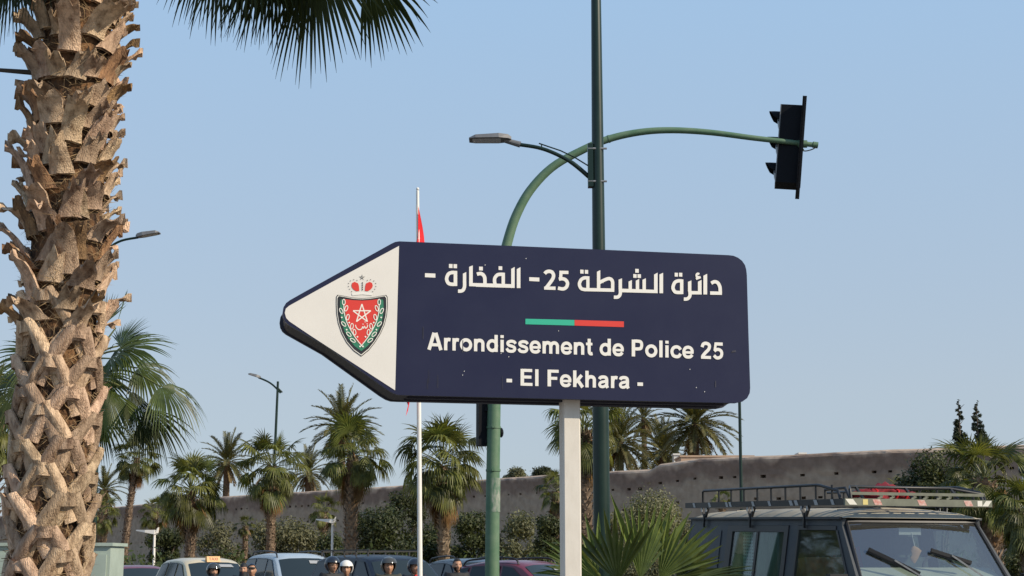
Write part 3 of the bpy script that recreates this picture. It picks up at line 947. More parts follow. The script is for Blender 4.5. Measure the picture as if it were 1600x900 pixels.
def luminaire(a, c, w, t, root, parent, mbody, mlens, droop=0.0):
    """flat lamp head from a (arm end) to c (tip)"""
    a, c = Vector(a), Vector(c)
    d = (c - a)
    L = d.length
    d.normalize()
    s = Vector((-d.y, d.x, 0)).normalized()
    u = s.cross(d)
    if u.z < 0: u = -u
    rows = []
    for k, ww, tt in ((0, .35, .55), (.08, .7, .9), (.3, 1, 1), (.85, .95, .75), (1, .7, .25)):
        p = a + d * (L * k)
        hw = w / 2 * ww
        rows.append([p - s * hw, p - s * hw * .8 + u * (t * tt), p + s * hw * .8 + u * (t * tt), p + s * hw])
    b = MB(); b.grid(rows, close=True)
    b.f.append((0, 1, 2, 3)); e = len(b.v) - 4; b.f.append((e + 3, e + 2, e + 1, e))
    head = on(b, 'lamp_head', mbody, root, parent)
    b = MB()
    p0, p1 = a + d * (L * .25) - u * .004, a + d * (L * .92) - u * .004
    b.add([p0 - s * w * .38, p0 + s * w * .38, p1 + s * w * .34, p1 - s * w * .34], [(3, 2, 1, 0)])
    on(b, 'lens', mlens, root, head)
    return head


def big_lamp():
    Y = 15.7
    base = ground_at(941, Y)
    root = thing('street_lamp', 'tall dark green lamp post behind the sign with a small lamp arm on its left', 'street lamp', base)
    k = m_per_px(Y)
    b = MB()
    ztop = at(928, -120, Y).z
    b.tube(pole_path(base, (0.0, 1.6, 3.2, 4.8, 6.4, ztop)), [13.2 * k, 13 * k, 12.6 * k, 10.3 * k, 9.3 * k, 7.4 * k], 24)
    on(b, 'pole', M['pole_dark'], root, smooth=40)
    b = MB(); b.cyl(base, base + Vector((0, 0, .03)), .2, 20); on(b, 'base_plate', M['pole_dark'], root)
    b = MB()
    za, zb = at(922, 226, Y).z, at(922, 293, Y).z
    xa = at(922.5, 260, Y).x
    b.box((xa, Y - .01, (za + zb) / 2), (8.5 * k, .10, za - zb))
    pl = on(b, 'arm_bracket', M['pole_dark'], root)
    b = MB()
    for py in (234, 285):
        p = at(937, py, Y)
        b.cyl(p + Vector((-.13, -.05, 0)), p + Vector((.075, -.05, 0)), .012, 8)
    on(b, 'bracket_bolt', M['steel'], root, pl)
    b = MB()
    pts = catmull([at(x, y, Y) for x, y in ((921, 277), (894, 254.5), (865, 239), (840, 230.5), (808, 225.5))], 5)
    b.tube(pts, [3.6 * k] * 6 + [3.1 * k] * (len(pts) - 6), 12)
    arm = on(b, 'lamp_arm', M['pole_dark'], root, smooth=40)
    b = MB(); b.tube([at(x, y, Y) for x, y in ((919, 259), (898, 246), (876, 235.5), (842, 224))], 1.1 * k, 6)
    b.tube([at(846, 226, Y), at(846.5, 230.5, Y)], 1.0 * k, 6)
    on(b, 'brace_rod', M['pole_dark'], root, arm)
    b = MB(); b.cyl(at(813, 226, Y), at(788, 219, Y), 5 * k, 12, 4 * k); on(b, 'lamp_joint', M['lamp_grey'], root, arm)
    luminaire(at(799, 219, Y), at(733, 219.5, Y), .25, .055, root, arm, M['lamp_grey'], M['lamp_glass'])


def signal_head(root, parent, centre, height, width, depth, face, tilt, hoods=3, plate=True):
    """box housing with hooded lenses looking along 'face'"""
    f = Vector(face).normalized()
    u = (Vector((0, 0, 1)) + Vector(tilt)).normalized()
    f = (f - u * f.dot(u)).normalized()
    s = u.cross(f)
    R = Matrix((s, f, u)).transposed()
    c = Vector(centre)
    b = MB(); b.box(c, (width, depth, height), R)
    hd = on(b, 'signal_head', M['signal_black'], root, parent)
    b = MB()
    fr = c + f * (depth / 2 + .006)
    for e in (-1, 1):
        b.box(fr + s * (e * (width / 2 - .012)), (.024, .012, height - .05), R)
    b.box(fr + u * (height / 2 - .012), (width, .012, .024), R); b.box(fr - u * (height / 2 - .012), (width, .012, .024), R)
    on(b, 'door_frame', M['lamp_grey'], root, hd)
    r = min(width * .36, height / hoods * .36)
    for k in range(hoods):
        cc = fr + u * (height * ((hoods - 1) / 2 - k) / hoods)
        rows = []
        for j, (ln, rr) in enumerate(((0, 1.0), (.5, 1.0), (1, .97))):
            row = []
            for q in range(15):
                a = -0.35 + (pi + 0.7) * q / 14
                l_ = ln * (0.07 + 0.085 * max(0, sin(a)))
                row.append(cc + s * (r * rr * cos(a)) + u * (r * rr * sin(a)) + f * (l_ * (0.9 if sin(a) > 0 else 0.3)))
            rows.append(row)
        b = MB(); b.grid(rows)
        b.grid([[p + (cc - p) * .04 for p in r_] for r_ in rows])
        on(b, 'hood', M['signal_black'], root, hd)
        b = MB(); rows = []
        for (q, dd) in ((.05, .03), (.6, .022), (.96, .004)):
            rows.append([cc + s * (r * q * cos(2 * pi * i / 14)) + u * (r * q * sin(2 * pi * i / 14)) + f * dd for i in range(14)])
        b.grid(rows, close=True)
        on(b, 'lens', M['glass_dark'], root, hd, 60)
    if plate:
        b = MB()
        b.box(c - f * (depth / 2 + .009), (width + .22, .018, height + .16), R)
        for e in (-1, 1):
            b.box(c - f * (depth / 2 + .022) + s * (e * (width / 2 + .10)), (.02, .05, height + .17), R)
        on(b, 'back_plate', M['signal_black'], root, hd)
    return hd


def traffic_mast():
    Y = 17.5
    base = ground_at(770, Y)
    k = m_per_px(Y)
    root = thing('traffic_light', 'faded green traffic light mast with a long arm curving right over the road', 'traffic light', base)
    path = [base, at(769, 880, Y), at(770, 760, Y), at(772, 640, Y), at(774.5, 540, Y)]
    path += catmull([at(x, y, Y) for x, y in ((779, 460), (785, 415), (793, 378), (806, 338), (828, 298), (862, 262), (905, 237), (950, 217.5), (1000, 206.5), (1050, 203.5), (1110, 207), (1180, 216), (1250, 224))], 5)
    path.append(at(1277, 227, Y))
    n = len(path)
    rad = []
    for i, p in enumerate(path):
        if i < 5: rad.append((11.2, 11.0, 10.6, 10.2, 9.6)[i] * k)
        else:
            t = (i - 5) / (n - 6)
            rad.append((9.2 - 5.2 * t ** .8) * k)
    b = MB(); b.tube(path, rad, 20)
    pole = on(b, 'mast', M['pole_green'], root, smooth=40)
    b = MB(); b.cyl(base, base + Vector((0, 0, .035)), .24, 20); on(b, 'base_plate', M['pole_green'], root)
    b = MB()
    p0, p1 = at(770.4, 800, Y), at(771, 747, Y)
    b.tube([p0, p1], [10.95 * k, 10.75 * k], 20, caps=False)
    on(b, 'poster_residue', M['residue'], root, pole, 40)
    for (qx, qy, qr) in ((771.5, 668, 10.6), (770.6, 735, 10.9)):
        b = MB(); q = at(qx, qy, Y); b.cyl(q + Vector((0, 0, -.012)), q + Vector((0, 0, .012)), (qr + .7) * k, 20); b.box(q + Vector((.0, -qr * k - .012, 0)), (.03, .03, .024)); on(b, 'band', M['pole_green'], root, pole, 40)
    b = MB(); i0 = 5 + 5 * 7; b.tube([path[i0], path[i0].lerp(path[i0 + 1], .25)], rad[i0] * 1.10, 20); on(b, 'weld_collar', M['pole_green'], root, pole, 40)
    b = MB(); e = at(1277, 227, Y); d = at(1270, 226, Y)
    b.cyl(d, e + (e - d) * .1, 5.2 * k, 14); on(b, 'end_cap', M['pole_green'], root, pole)
    c = at(1232.5, 230, Y + .18)
    hd = signal_head(root, pole, c, 130 * k, .33, 33 * k, (-0.985, .16, 0), (.105, 0, 0))
    b = MB()
    cl = at(1253, 225, Y)
    b.cyl(cl + Vector((-.05, 0, 0)), cl + Vector((.06, 0, 0)), 6.2 * k, 14)
    b.bar(cl + Vector((0, .0, .07)), cl + Vector((-.03, .16, .07)), .05, .02); b.bar(cl + Vector((0, 0, -.07)), cl + Vector((-.03, .16, -.07)), .05, .02)
    on(b, 'clamp', M['pole_green'], root, hd)
    b = MB(); b.tube(catmull([at(x, y, Y - .02) for x, y in ((1248, 233), (1258, 236), (1270, 233), (1276, 229))], 4), .9 * k, 6)
    on(b, 'cable', M['trim'], root, hd)
    # lower repeater head beside the mast
    c2 = at(753.5, 656, Y + .05)
    h2 = signal_head(root, pole, c2, .62, .115, .13, (-.25, .97, 0), (0, 0, 0), plate=False)
    b = MB(); p = at(783, 676, Y + .05); b.ball(p, (.03, .05, .06), 10, 6); on(b, 'push_button', M['signal_black'], root, pole)
    b = MB(); b.bar(at(757, 640, Y), at(770, 640, Y), .05, .04); b.bar(at(757, 690, Y), at(770, 690, Y), .05, .04); on(b, 'bracket', M['signal_black'], root, h2)


def flag_pole():
    Y = 23.0
    base = ground_at(659, Y)
    k = m_per_px(Y)
    root = thing('flagpole', 'thin white flagpole standing behind the left half of the sign', 'flagpole', base)
    top = at(652.5, 298, Y)
    b = MB(); b.tube([base, base.lerp(top, .5), top], [4.2 * k, 3.5 * k, 2.5 * k], 14)
    pole = on(b, 'pole', M['white_paint'], root, smooth=40)
    b = MB(); b.ball(top + Vector((0, 0, .03)), 2.6 * k, 12, 8); on(b, 'finial', M['white_paint'], root, smooth=60)
    b = MB(); b.tube([at(650.5, 320, Y - .06), at(654, 880, Y - .06)], .006, 5); on(b, 'halyard', M['refl_grey'], root)
    # the flag: hoisted along the pole, hanging limp in folds
    rows = []
    NU, NV = 14, 26
    for i in range(NU + 1):
        u = i / NU
        row = []
        for j in range(NV + 1):
            v = j / NV
            hx, hy = 653.5, 322 + 150 * u
            fx, fy = 622 + 12 * u, 520 + 132 * u
            s = v ** 1.1
            x = hx + (fx - hx) * s * (.8 + .2 * u) + 13 * sin(pi * min(1, v * 1.5)) * (1 - u) ** 1.5 - 34 * u * sin(pi * min(1, v * 1.3))
            y = hy + (fy - hy) * v
            p = at(x, y, Y - .05)
            p.y += .16 * sin(11 * u + 6 * v) * min(1, v * 4)
            p.x += .05 * sin(13 * u + 2.5 * v) * min(1, v * 3)
            row.append(p)
        rows.append(row)
    b = MB(); b.grid(rows)
    me = on(b, 'flag', M['flag_red'], root, smooth=180)
    o = me
    o.parent = None
    o.location = root.location
    tag(o, 'limp red flag hanging from the white flagpole behind the sign', 'flag')


big_lamp()
traffic_mast()
flag_pole()


def small_lamp(label, Y, base_px, top, arm, head, rpx, mp, group):
    k = m_per_px(Y)
    base = ground_at(base_px[0], Y)
    root = thing('street_lamp', label, 'street lamp', base, 0, group)
    t = at(top[0], top[1], Y)
    b = MB(); b.tube([base, at(base_px[0], base_px[1], Y), t], [rpx * k * 1.15, rpx * k, rpx * k * .7], 10)
    pole = on(b, 'pole', mp, root, smooth=40)
    b = MB(); b.tube(catmull([at(x, y, Y) for x, y in arm], 4), rpx * k * .55, 8)
    am = on(b, 'lamp_arm', mp, root, pole, 40)
    luminaire(at(*head[0], Y), at(*head[1], Y), .36 if Y > 50 else .34, .11, root, am, M['lamp_grey'], M['lamp_glass'])
    return root, pole


G = 'street lamps along the road'
r_, p_ = small_lamp('slim street lamp whose arm points left between the leftmost palms', 68, (422.5, 866), (434.3, 596), ((438.5, 614), (428, 603), (418, 596), (404, 590)), ((407, 591), (388, 585)), 2.6, M['pole_dark'], G)
b = MB(); b.tube([at(434, 606, 68), at(441, 613, 68)], .04, 6); on(b, 'stub_arm', M['pole_dark'], r_, p_)
r_, p_ = small_lamp('green street lamp behind the big palm trunk with its arm pointing right', 41, (148, 800), (161.5, 370), ((160, 402), (171, 387), (190, 376), (216, 371)), ((213, 371.5), (250, 364.5)), 3.6, M['pole_dark'], G)
b = MB(); b.tube([at(161.2, 364, 41), at(167, 366.5, 41)], .05, 8); on(b, 'cap', M['lamp_grey'], r_, p_)

base = ground_at(1159, 36)
r_ = thing('thin_pole', 'thin green pole rising behind the roof rack of the van', 'pole', base)
b = MB(); b.tube([base, at(1158, 765, 36), at(1154.5, 575, 36)], [.045, .042, .036], 10); on(b, 'pole', M['pole_dark'], r_, smooth=40)
b = MB(); b.ball(at(1154.5, 575, 36), .055, 10, 6); on(b, 'cap', M['pole_dark'], r_)


def wing_lamp(label, px, ytop, wing_l, group):
    Y = 58
    base = ground_at(px, Y)
    root = thing('garden_lamp', label, 'street lamp', base, 0, group)
    t = at(px, ytop, Y)
    b = MB(); b.tube([base, t], [.055, .045], 10); on(b, 'pole', M['white_paint'], root, smooth=40)
    a, c = at(px + 2, ytop + 1, Y), at(wing_l, ytop - 3, Y)
    d = (c - a).normalized()
    s = Vector((0, 1, 0))
    b = MB()
    rows = []
    for q, w, th in ((0, .22, .12), (.5, .2, .07), (1, .06, .03)):
        p = a.lerp(c, q)
        rows.append([p - s * w + Vector((0, 0, th)), p + s * w + Vector((0, 0, th)), p + s * w - Vector((0, 0, th * .4)), p - s * w - Vector((0, 0, th * .4))])
    b.grid(rows, close=True); b.f.append((3, 2, 1, 0)); b.f.append((8, 9, 10, 11))
    on(b, 'wing', M['white_paint'], root)
    b = MB(); b.prism([at(px + 1, ytop + 2, Y - .1), at(px + 4, ytop + 1, Y - .1), at(px + 5.5, ytop - 8, Y - .1), at(px + 3.5, ytop - 6, Y - .1)], Vector((0, .2, 0)))
    on(b, 'fin', M['white_paint'], root)


wing_lamp('low white lamp with a wing shaped head beside the slender leaning palm at left', 241.5, 832, 213, 'white winged lamps')
wing_lamp('low white winged lamp left of the tallest fan palm, above the silver car', 519.5, 815, 494, 'white winged lamps')

# globe lamp at the right edge
base = ground_at(1602, 40)
r_ = thing('globe_lamp', 'dark globe lamp on a white stem at the right edge before the wall', 'street lamp', base)
b = MB(); b.tube([base, at(1600, 745, 40)], .05, 10); on(b, 'stem', M['white_paint'], r_)
b = MB(); b.ball(at(1600, 734, 40), (.15, .15, .19), 14, 10); on(b, 'globe', M['glass_dark'], r_, smooth=60)


def cabinet():
    Y = 14.0
    a, c = at(-14, 853, Y), at(173, 853, Y)
    cx = (a.x + c.x) / 2
    w = c.x - a.x
    root = thing('utility_cabinet', 'pale green grey metal utility cabinet standing behind the big palm trunk', 'cabinet', (cx, Y, 0))
    z = a.z
    b = MB(); b.box((cx, Y + .25, z / 2), (w, .5, z)); on(b, 'body', M['cabinet'], root)
    b = MB(); b.box((cx, Y + .25, z + .014), (w + .05, .56, .03)); on(b, 'lid', M['cabinet'], root)
    for e in (-1, 1):
        b = MB(); b.box((cx + e * w / 4, Y - .012, z / 2 - .02), (w / 2 - .06, .02, z - .12)); d = on(b, 'door', M['cabinet'], root)
        b = MB(); b.box((cx + e * .06, Y - .035, 1.0), (.03, .03, .14)); on(b, 'handle', M['steel'], root, d)


cabinet()


# ================================================================== PALMS AND PLANTS
DOWN = Vector((0, 0, -1))


def fan_blade(mb, hub, axis, normal, R, nseg, A, split, droop, rng, cup=0.0, fold=0.28, rows=4, ragged=0.08):
    """fan leaf: pleated segments joined near the stalk, free and drooping beyond 'split'"""
    axis = Vector(axis).normalized()
    normal = (Vector(normal) - axis * Vector(normal).dot(axis)).normalized()
    side = normal.cross(axis)
    ha = A / nseg
    if rows == 4:
        ts = (0.03, split * .55, split, split + (1 - split) * .5, 1.0)
    else:
        ts = (0.03, split * .5, split, split + (1 - split) * .3, split + (1 - split) * .55, split + (1 - split) * .8, 1.0)
    for k in range(nseg):
        a = -A + 2 * A * (k + .5) / nseg + rng.uniform(-.25, .25) * ha
        d0 = (axis * cos(a) + side * sin(a) + normal * (cup * (1 - cos(a)))).normalized()
        L = R * (.76 + .24 * cos(a * .55)) * rng.uniform(1 - ragged, 1 + ragged * .4)
        nn = (normal - d0 * normal.dot(d0)).normalized()
        lat = nn.cross(d0)
        d = d0.copy()
        p = hub + d * (ts[0] * L)
        V = []
        dr = droop * rng.uniform(.7, 1.3)
        for i, t in enumerate(ts):
            if i:
                st = (t - ts[i - 1])
                if t > split * .7:
                    d = (d + DOWN * (dr * st * 2.2)).normalized()
                p = p + d * (st * L)
            w = min(t, split) * L * tan(ha) * 1.02
            if t > split:
                w *= max(0.0, 1 - ((t - split) / (1 - split)) ** 1.5) * .92
            if i == len(ts) - 1:
                w = .0012 * R
            lt = (lat - d * lat.dot(d)).normalized()
            nm = d.cross(lt)
            if nm.dot(nn) < 0: nm = -nm
            V += [p - lt * w + nm * (fold * w), p - nm * (fold * w * .6), p + lt * w + nm * (fold * w)]
        F = []
        for i in range(len(ts) - 1):
            q = i * 3
            F += [(q, q + 1, q + 4, q + 3), (q + 1, q + 2, q + 5, q + 4)]
        mb.add(V, F)


def stalk(mb, pts, w0, w1, n=5):
    k = len(pts)
    mb.tube(pts, [w0 + (w1 - w0) * i / (k - 1) for i in range(k)], n)


def fan_frond_mesh(name, elev, rng, mleaf, mstalk, nseg=20, A=2.05, split=.5, droop=1.0, Lp=.85, R=.85, rows=4, closed=False):
    """a whole fan leaf with its stalk, rising from the origin towards +x at the given angle"""
    s = MB()
    d = Vector((cos(elev), 0, sin(elev)))
    p = Vector((0.06, 0, 0))
    pts = [p.copy()]
    for i in range(5):
        d = (d + DOWN * .07 * cos(elev)).normalized()
        p = p + d * (Lp / 5)
        pts.append(p.copy())
    stalk(s, pts, .022, .011, 4)
    l = MB()
    side = Vector((0, 1, 0))
    nrm = side.cross(d) * -1
    if nrm.z < 0 and abs(elev) < 1.5: nrm = -nrm
    nrm = (nrm + Vector((rng.uniform(-.3, .3), rng.uniform(-.5, .5), rng.uniform(-.2, .2)))).normalized()
    fan_blade(l, p, d, nrm, R, nseg, A, split, droop, rng, cup=rng.uniform(-.1, .35), rows=rows)
    b = MB()
    b.v = l.v + s.v
    n = len(l.v)
    b.f = l.f + [tuple(i + n for i in f) for f in s.f]
    me = b.mesh(name, mleaf)
    me.materials.append(mstalk)
    me.polygons.foreach_set('material_index', [0] * len(l.f) + [1] * len(s.f))
    return me


def feather_frond_mesh(name, elev, rng, mleaf, mstalk, L=2.0, pairs=30, bend=1.1, droop=.35, lw=.040):
    s = MB(); l = MB()
    d = Vector((cos(elev), 0, sin(elev)))
    p = Vector((.05, 0, 0))
    pts = [p.copy()]
    N = 12
    for i in range(N):
        d = (d + DOWN * (.075 * bend * (.4 + i / N) * (1.0 if d.z > -.9 else .3))).normalized()
        p = p + d * (L / N)
        pts.append(p.copy())
    stalk(s, pts, .024, .006, 4)
    for k in range(pairs):
        t = .12 + .88 * k / (pairs - 1)
        f = t * N
        i = min(int(f), N - 1)
        q = pts[i].lerp(pts[i + 1], f - i)
        dd = (pts[i + 1] - pts[i]).normalized()
        up = Vector((0, 1, 0)).cross(dd) * -1
        if up.z < 0: up = -up
        ll = L * .19 * (.55 + .9 * sin(pi * min(1, .15 + t * .85)) * .6) * rng.uniform(.85, 1.1)
        for e in (-1, 1):
            v = (dd * .72 + Vector((0, e * .62, 0)) + up * rng.uniform(.10, .42)).normalized()
            v2 = (v + DOWN * droop * rng.uniform(.6, 1.3)).normalized()
            w = (dd - v * dd.dot(v)).normalized() * lw
            m_ = q + v * (ll * .5)
            l.add([q - w * .4, q + w * .4, m_ + w * .55, m_ + v2 * (ll * .5), m_ - w * .55], [(0, 1, 2, 4), (4, 2, 3)])
    b = MB()
    n = len(l.v)
    b.v = l.v + s.v
    b.f = l.f + [tuple(i + n for i in f) for f in s.f]
    me = b.mesh(name, mleaf)
    me.materials.append(mstalk)
    me.polygons.foreach_set('material_index', [0] * len(l.f) + [1] * len(s.f))
    return me


FR = random.Random(21)
ELEV = (80, 60, 40, 20, 0, -20, -42, -62)
FAN = {}
for e in ELEV:
    FAN[e] = [fan_frond_mesh('fan_frond', radians(e), FR, M['fan'], M['petiole'], A=FR.uniform(1.5, 2.1), droop=(.4 if e > 50 else 1.0 if e > 10 else 1.6) * FR.uniform(.7, 1.3), split=FR.uniform(.4, .5), R=.85 * FR.uniform(.9, 1.1)) for _ in range(5)]
DEADFAN = [fan_frond_mesh('dead_frond', radians(e), FR, mm, M['dead'], nseg=12, A=1.0, split=.3, droop=2.4, Lp=.55, R=.8) for e, mm in ((-66, M['dead']), (-76, M['dead']), (-84, M['dead']), (-80, M['dead_grey']))]
FEA = {}
FELEV = (82, 64, 46, 28, 10, -10, -32)
for e in FELEV:
    FEA[e] = [feather_frond_mesh('feather_frond', radians(e), FR, M['date'], M['petiole']) for _ in range(2)]
DEADFEA = [feather_frond_mesh('dry_frond', radians(e), FR, M['date_dry'], M['petiole_dark'], L=1.7, bend=.9) for e in (-45, -62)]


def palm_trunk_mesh(h, r0, r1, mat_, rng, lean=(0, 0), stubs=True, step=.13, spiky=.05):
    b = MB()
    n = 10
    zs = [h * i / 14 for i in range(15)]
    path = [Vector((lean[0] * (1 - cos(pi / 2 * z / h)) , lean[1] * (z / h), z)) for z in zs]
    rad = [(r0 + (r1 - r0) * z / h) * (1.25 if i == 0 else 1) for i, z in enumerate(zs)]
    b.tube(path, rad, n)

    def cen(z):
        f = min(13.999, max(0, z / h * 14)); i = int(f)
        return path[i].lerp(path[i + 1], f - i), r0 + (r1 - r0) * z / h
    if stubs:
        z = .1
        row = 0
        while z < h - .02:
            c, r = cen(z)
            m_ = 9
            for k in range(m_):
                a = 2 * pi * (k + .5 * (row % 2)) / m_ + rng.uniform(-.12, .12)
                o = Vector((cos(a), sin(a), 0)); t = Vector((-sin(a), cos(a), 0))
                w = r * .42
                out = spiky * rng.uniform(.5, 1.6)
                lo = c + o * (r * .97)
                hi = c + o * (r + out) + Vector((0, 0, step * rng.uniform(.7, 1.5)))
                b.add([lo - t * w, lo + t * w, hi + t * w * .38, hi - t * w * .38, c + o * (r * .7) + Vector((0, 0, step * .8))], [(0, 1, 2, 3), (3, 2, 4)])
            z += step * rng.uniform(.85, 1.15); row += 1
    return b.mesh('trunk', mat_)


def fan_palm(label, px, py, Y, rpx, nf=28, skirt=18, r=.17, lean=0.0, group='fan palms along the road', seed=0, elmax=86, elmin=-46, zpos=None):
    """crown centre at the photo place (px, py) at distance Y; rpx = crown radius in photo pixels"""
    nf = int(nf * 1.15); skirt = int(skirt * 1.7)
    rng = random.Random(seed * 31 + 5)
    top = at(px, py, Y)
    s = rpx * m_per_px(Y) / 1.58
    root = thing('fan_palm', label, 'palm tree', (top.x - lean, Y, 0), 0, group)
    h = top.z
    lean_ = rng.uniform(-.035, .035)
    root.rotation_euler = (0, lean_, rng.uniform(0, .01))
    root.location.x -= sin(lean_) * h
    tr = link('trunk', palm_trunk_mesh(h, r * 1.1, r * .9, M['bark'], rng, (lean, 0), spiky=.09), root)
    ga = 2.39996
    for i in range(nf):
        t = (i + .5) / nf
        e = elmax + (elmin - elmax) * t ** .85
        ek = min(ELEV, key=lambda q: abs(q - e))
        brk = t > .3 and rng.random() < .10
        o = link('dead_frond' if brk else 'frond', rng.choice(DEADFAN if brk else FAN[ek]), root)
        o.location = (lean, 0, h + s * (.28 - .5 * t))
        o.rotation_euler = (rng.uniform(-.35, .35), (-radians(rng.uniform(5, 40)) if brk else radians(ek - e) * .8) + rng.uniform(-.15, .15), ga * i + rng.uniform(-.45, .45))
        k = s * rng.uniform(.74, 1.15) * (1.0 if t > .12 else .85)
        o.scale = (k, k, k)
    for i in range(skirt):
        o = link('dead_frond', rng.choice(DEADFAN), root)
        o.location = (lean * (1 - .03 * (i % 3)), 0, h - s * (.22 + .62 * (i / max(1, skirt))))
        o.rotation_euler = (0, 0, ga * i * 1.3 + rng.uniform(-.3, .3))
        k = s * rng.uniform(.7, 1.05)
        o.scale = (k, k, k)
    return root


def date_palm(label, px, py, Y, rpx, nf=40, r=.2, group='date palms behind the wall', seed=0, dry=8, lo=-32, curl=1.0, hi=84):
    rng = random.Random(seed * 17 + 3)
    top = at(px, py, Y)
    s = rpx * m_per_px(Y) / 1.85
    root = thing('date_palm', label, 'palm tree', (top.x, Y, 0), 0, group)
    h = top.z
    link('trunk', palm_trunk_mesh(h, r * 1.1, r, M['bark_dark'], rng, (0, 0), step=.2, spiky=.04), root)
    for i in range(nf):
        t = (i + .5) / nf
        e = hi + (lo - hi) * t ** .9
        ek = min(FELEV, key=lambda q: abs(q - e))
        o = link('frond', rng.choice(FEA[ek]), root)
        o.location = (0, 0, h + s * (.12 - .22 * t))
        o.rotation_euler = (0, radians(ek - e), 2.39996 * i + rng.uniform(-.2, .2))
        k = s * rng.uniform(.88, 1.1)
        o.scale = (k, k, k)
    for i in range(dry):
        o = link('dry_frond', rng.choice(DEADFEA), root)
        o.location = (0, 0, h - s * .15)
        o.rotation_euler = (0, 0, 2.39996 * i * 1.2 + .5)
        k = s * rng.uniform(.7, 1.0)
        o.scale = (k, k, k)
    return root


GF = 'fan palms before the rampart wall'
fan_palm('slender fan palm on a tall leaning shaggy trunk, leftmost of the roadside palms', 214, 716, 80, 42, 32, 14, .16, .55, GF, 1)
fan_palm('broad dark green fan palm above the cream taxi with orange dead skirt', 298, 768, 66, 62, 40, 16, .20, 0, GF, 2)
fan_palm('fan palm with brown skirt right beside the slim grey street lamp', 425, 732, 66, 62, 40, 16, .17, 0, GF, 3)
fan_palm('tallest shaggy fan palm on a pale spiny trunk above the dark car with roof rack', 551, 712, 58, 66, 48, 20, .22, 0, GF, 4)
fan_palm('bushy fan palm between the white flagpole and the traffic light mast', 691, 728, 56, 78, 50, 22, .19, 0, GF, 5)
fan_palm('fan palm with orange skirt and textured trunk between the sign post and the lamp post', 912, 672, 46, 72, 42, 22, .27, 0, GF, 6)
fan_palm('short dark fan palm in the shrubs right of the white winged lamp', 507, 800, 74, 30, 26, 8, .17, 0, GF, 7)
fan_palm('tiny young fan palm on a thin trunk above the taxi roof sign', 384, 822, 69, 21, 20, 8, .10, 0, GF, 8)
fan_palm('small fan palm peeping out left of the pale sign post', 868, 768, 62, 36, 26, 8, .18, 0, GF, 9)
fan_palm('small pale fan palm behind the slender leaning palm', 243, 800, 84, 30, 24, 8, .15, 0, GF, 10)
fan_palm('low fan palm with orange skirt just right of the big trunk above the cabinet', 160, 806, 62, 34, 26, 12, .2, 0, GF, 11)
fan_palm('large fan palm with brown hanging skirt at right behind the van', 1538, 755, 30, 84, 42, 20, .20, 0, GF, 12)
fan_palm('fan palm with yellowing leaves cut by the right edge of the view', 1612, 805, 27, 74, 36, 16, .18, 0, GF, 13)
fan_palm('small fan palm just above the middle of the van roof rack', 1408, 768, 52, 25, 20, 4, .14, 0, GF, 14)
fan_palm('tiny fan palm low behind the rear of the van roof rack', 1128, 783, 56, 19, 18, 3, .12, 0, GF, 15)
fan_palm('fan palm with mottled trunk cut by the left edge of the view', -14, 650, 24, 92, 36, 20, .20, 0, GF, 16)
GD = 'date palms behind the rampart wall'
date_palm('upright date palm left of the slim street lamp, behind the wall', 355, 722, 150, 45, 40, .3, GD, 1)
date_palm('dense date palm crown rising over the tallest fan palm', 535, 668, 140, 56, 44, .3, GD, 2)
date_palm('small hazy palm crown between the street lamp and the tallest fan palm', 482, 738, 160, 40, 34, .3, GD, 3)
date_palm('date palm on a thin bare trunk just below the sign', 1006, 655, 140, 34, 30, .22, GD, 4, lo=-40)
date_palm('big date palm with drooping olive fronds below the right part of the sign', 1086, 662, 125, 66, 60, .26, GD, 5, lo=-44)
date_palm('low date palm spreading by the white roof block', 1036, 705, 132, 52, 44, .3, GD, 6)
date_palm('shaggy date palm crown directly right of the lamp post', 968, 690, 120, 62, 50, .3, GD, 7, lo=-50)
date_palm('far left date palm crown beside the big trunk', 163, 766, 118, 34, 34, .3, GD, 8)


# ------------------------------------------------------------------ shrubs and trees: leaf clouds on branching stems
def leaf_cloud(lumps, n, size, rng, stretch=1.0):
    V = np.zeros((n * 4, 3)); k = 0
    tot = sum(a[3] ** 2 for a in lumps)
    cum = []
    s = 0
    for a in lumps:
        s += a[3] ** 2 / tot; cum.append(s)
    for i in range(n):
        q = rng.random()
        for a, c in zip(lumps, cum):
            if q <= c: break
        while True:
            d = Vector((rng.gauss(0, 1), rng.gauss(0, 1), rng.gauss(0, 1)))
            if d.length > .01: break
        d.normalize()
        rr = a[3] * (1 - .75 * rng.random() ** 2.2) * (1.0 + .22 * rng.gauss(0, .6))
        p = Vector((a[0], a[1], a[2])) + Vector((d.x, d.y, d.z * a[4])) * rr
        nn = (d + Vector((rng.uniform(-1, 1), rng.uniform(-1, 1), rng.uniform(-.6, 1)))).normalized()
        t = nn.orthogonal().normalized()
        w = nn.cross(t)
        ang = rng.uniform(0, 2 * pi)
        t2 = t * cos(ang) + w * sin(ang); w2 = nn.cross(t2)
        ls = size * rng.uniform(.6, 1.4)
        p = p + Vector((rng.gauss(0, 1), rng.gauss(0, 1), rng.gauss(0, 1))) * (a[3] * .10)
        V[k] = p - t2 * ls * stretch; V[k + 1] = p + w2 * ls * .42; V[k + 2] = p + t2 * ls * stretch; V[k + 3] = p - w2 * ls * .42
        k += 4
    F = np.arange(n * 4).reshape(-1, 4)
    return V, F


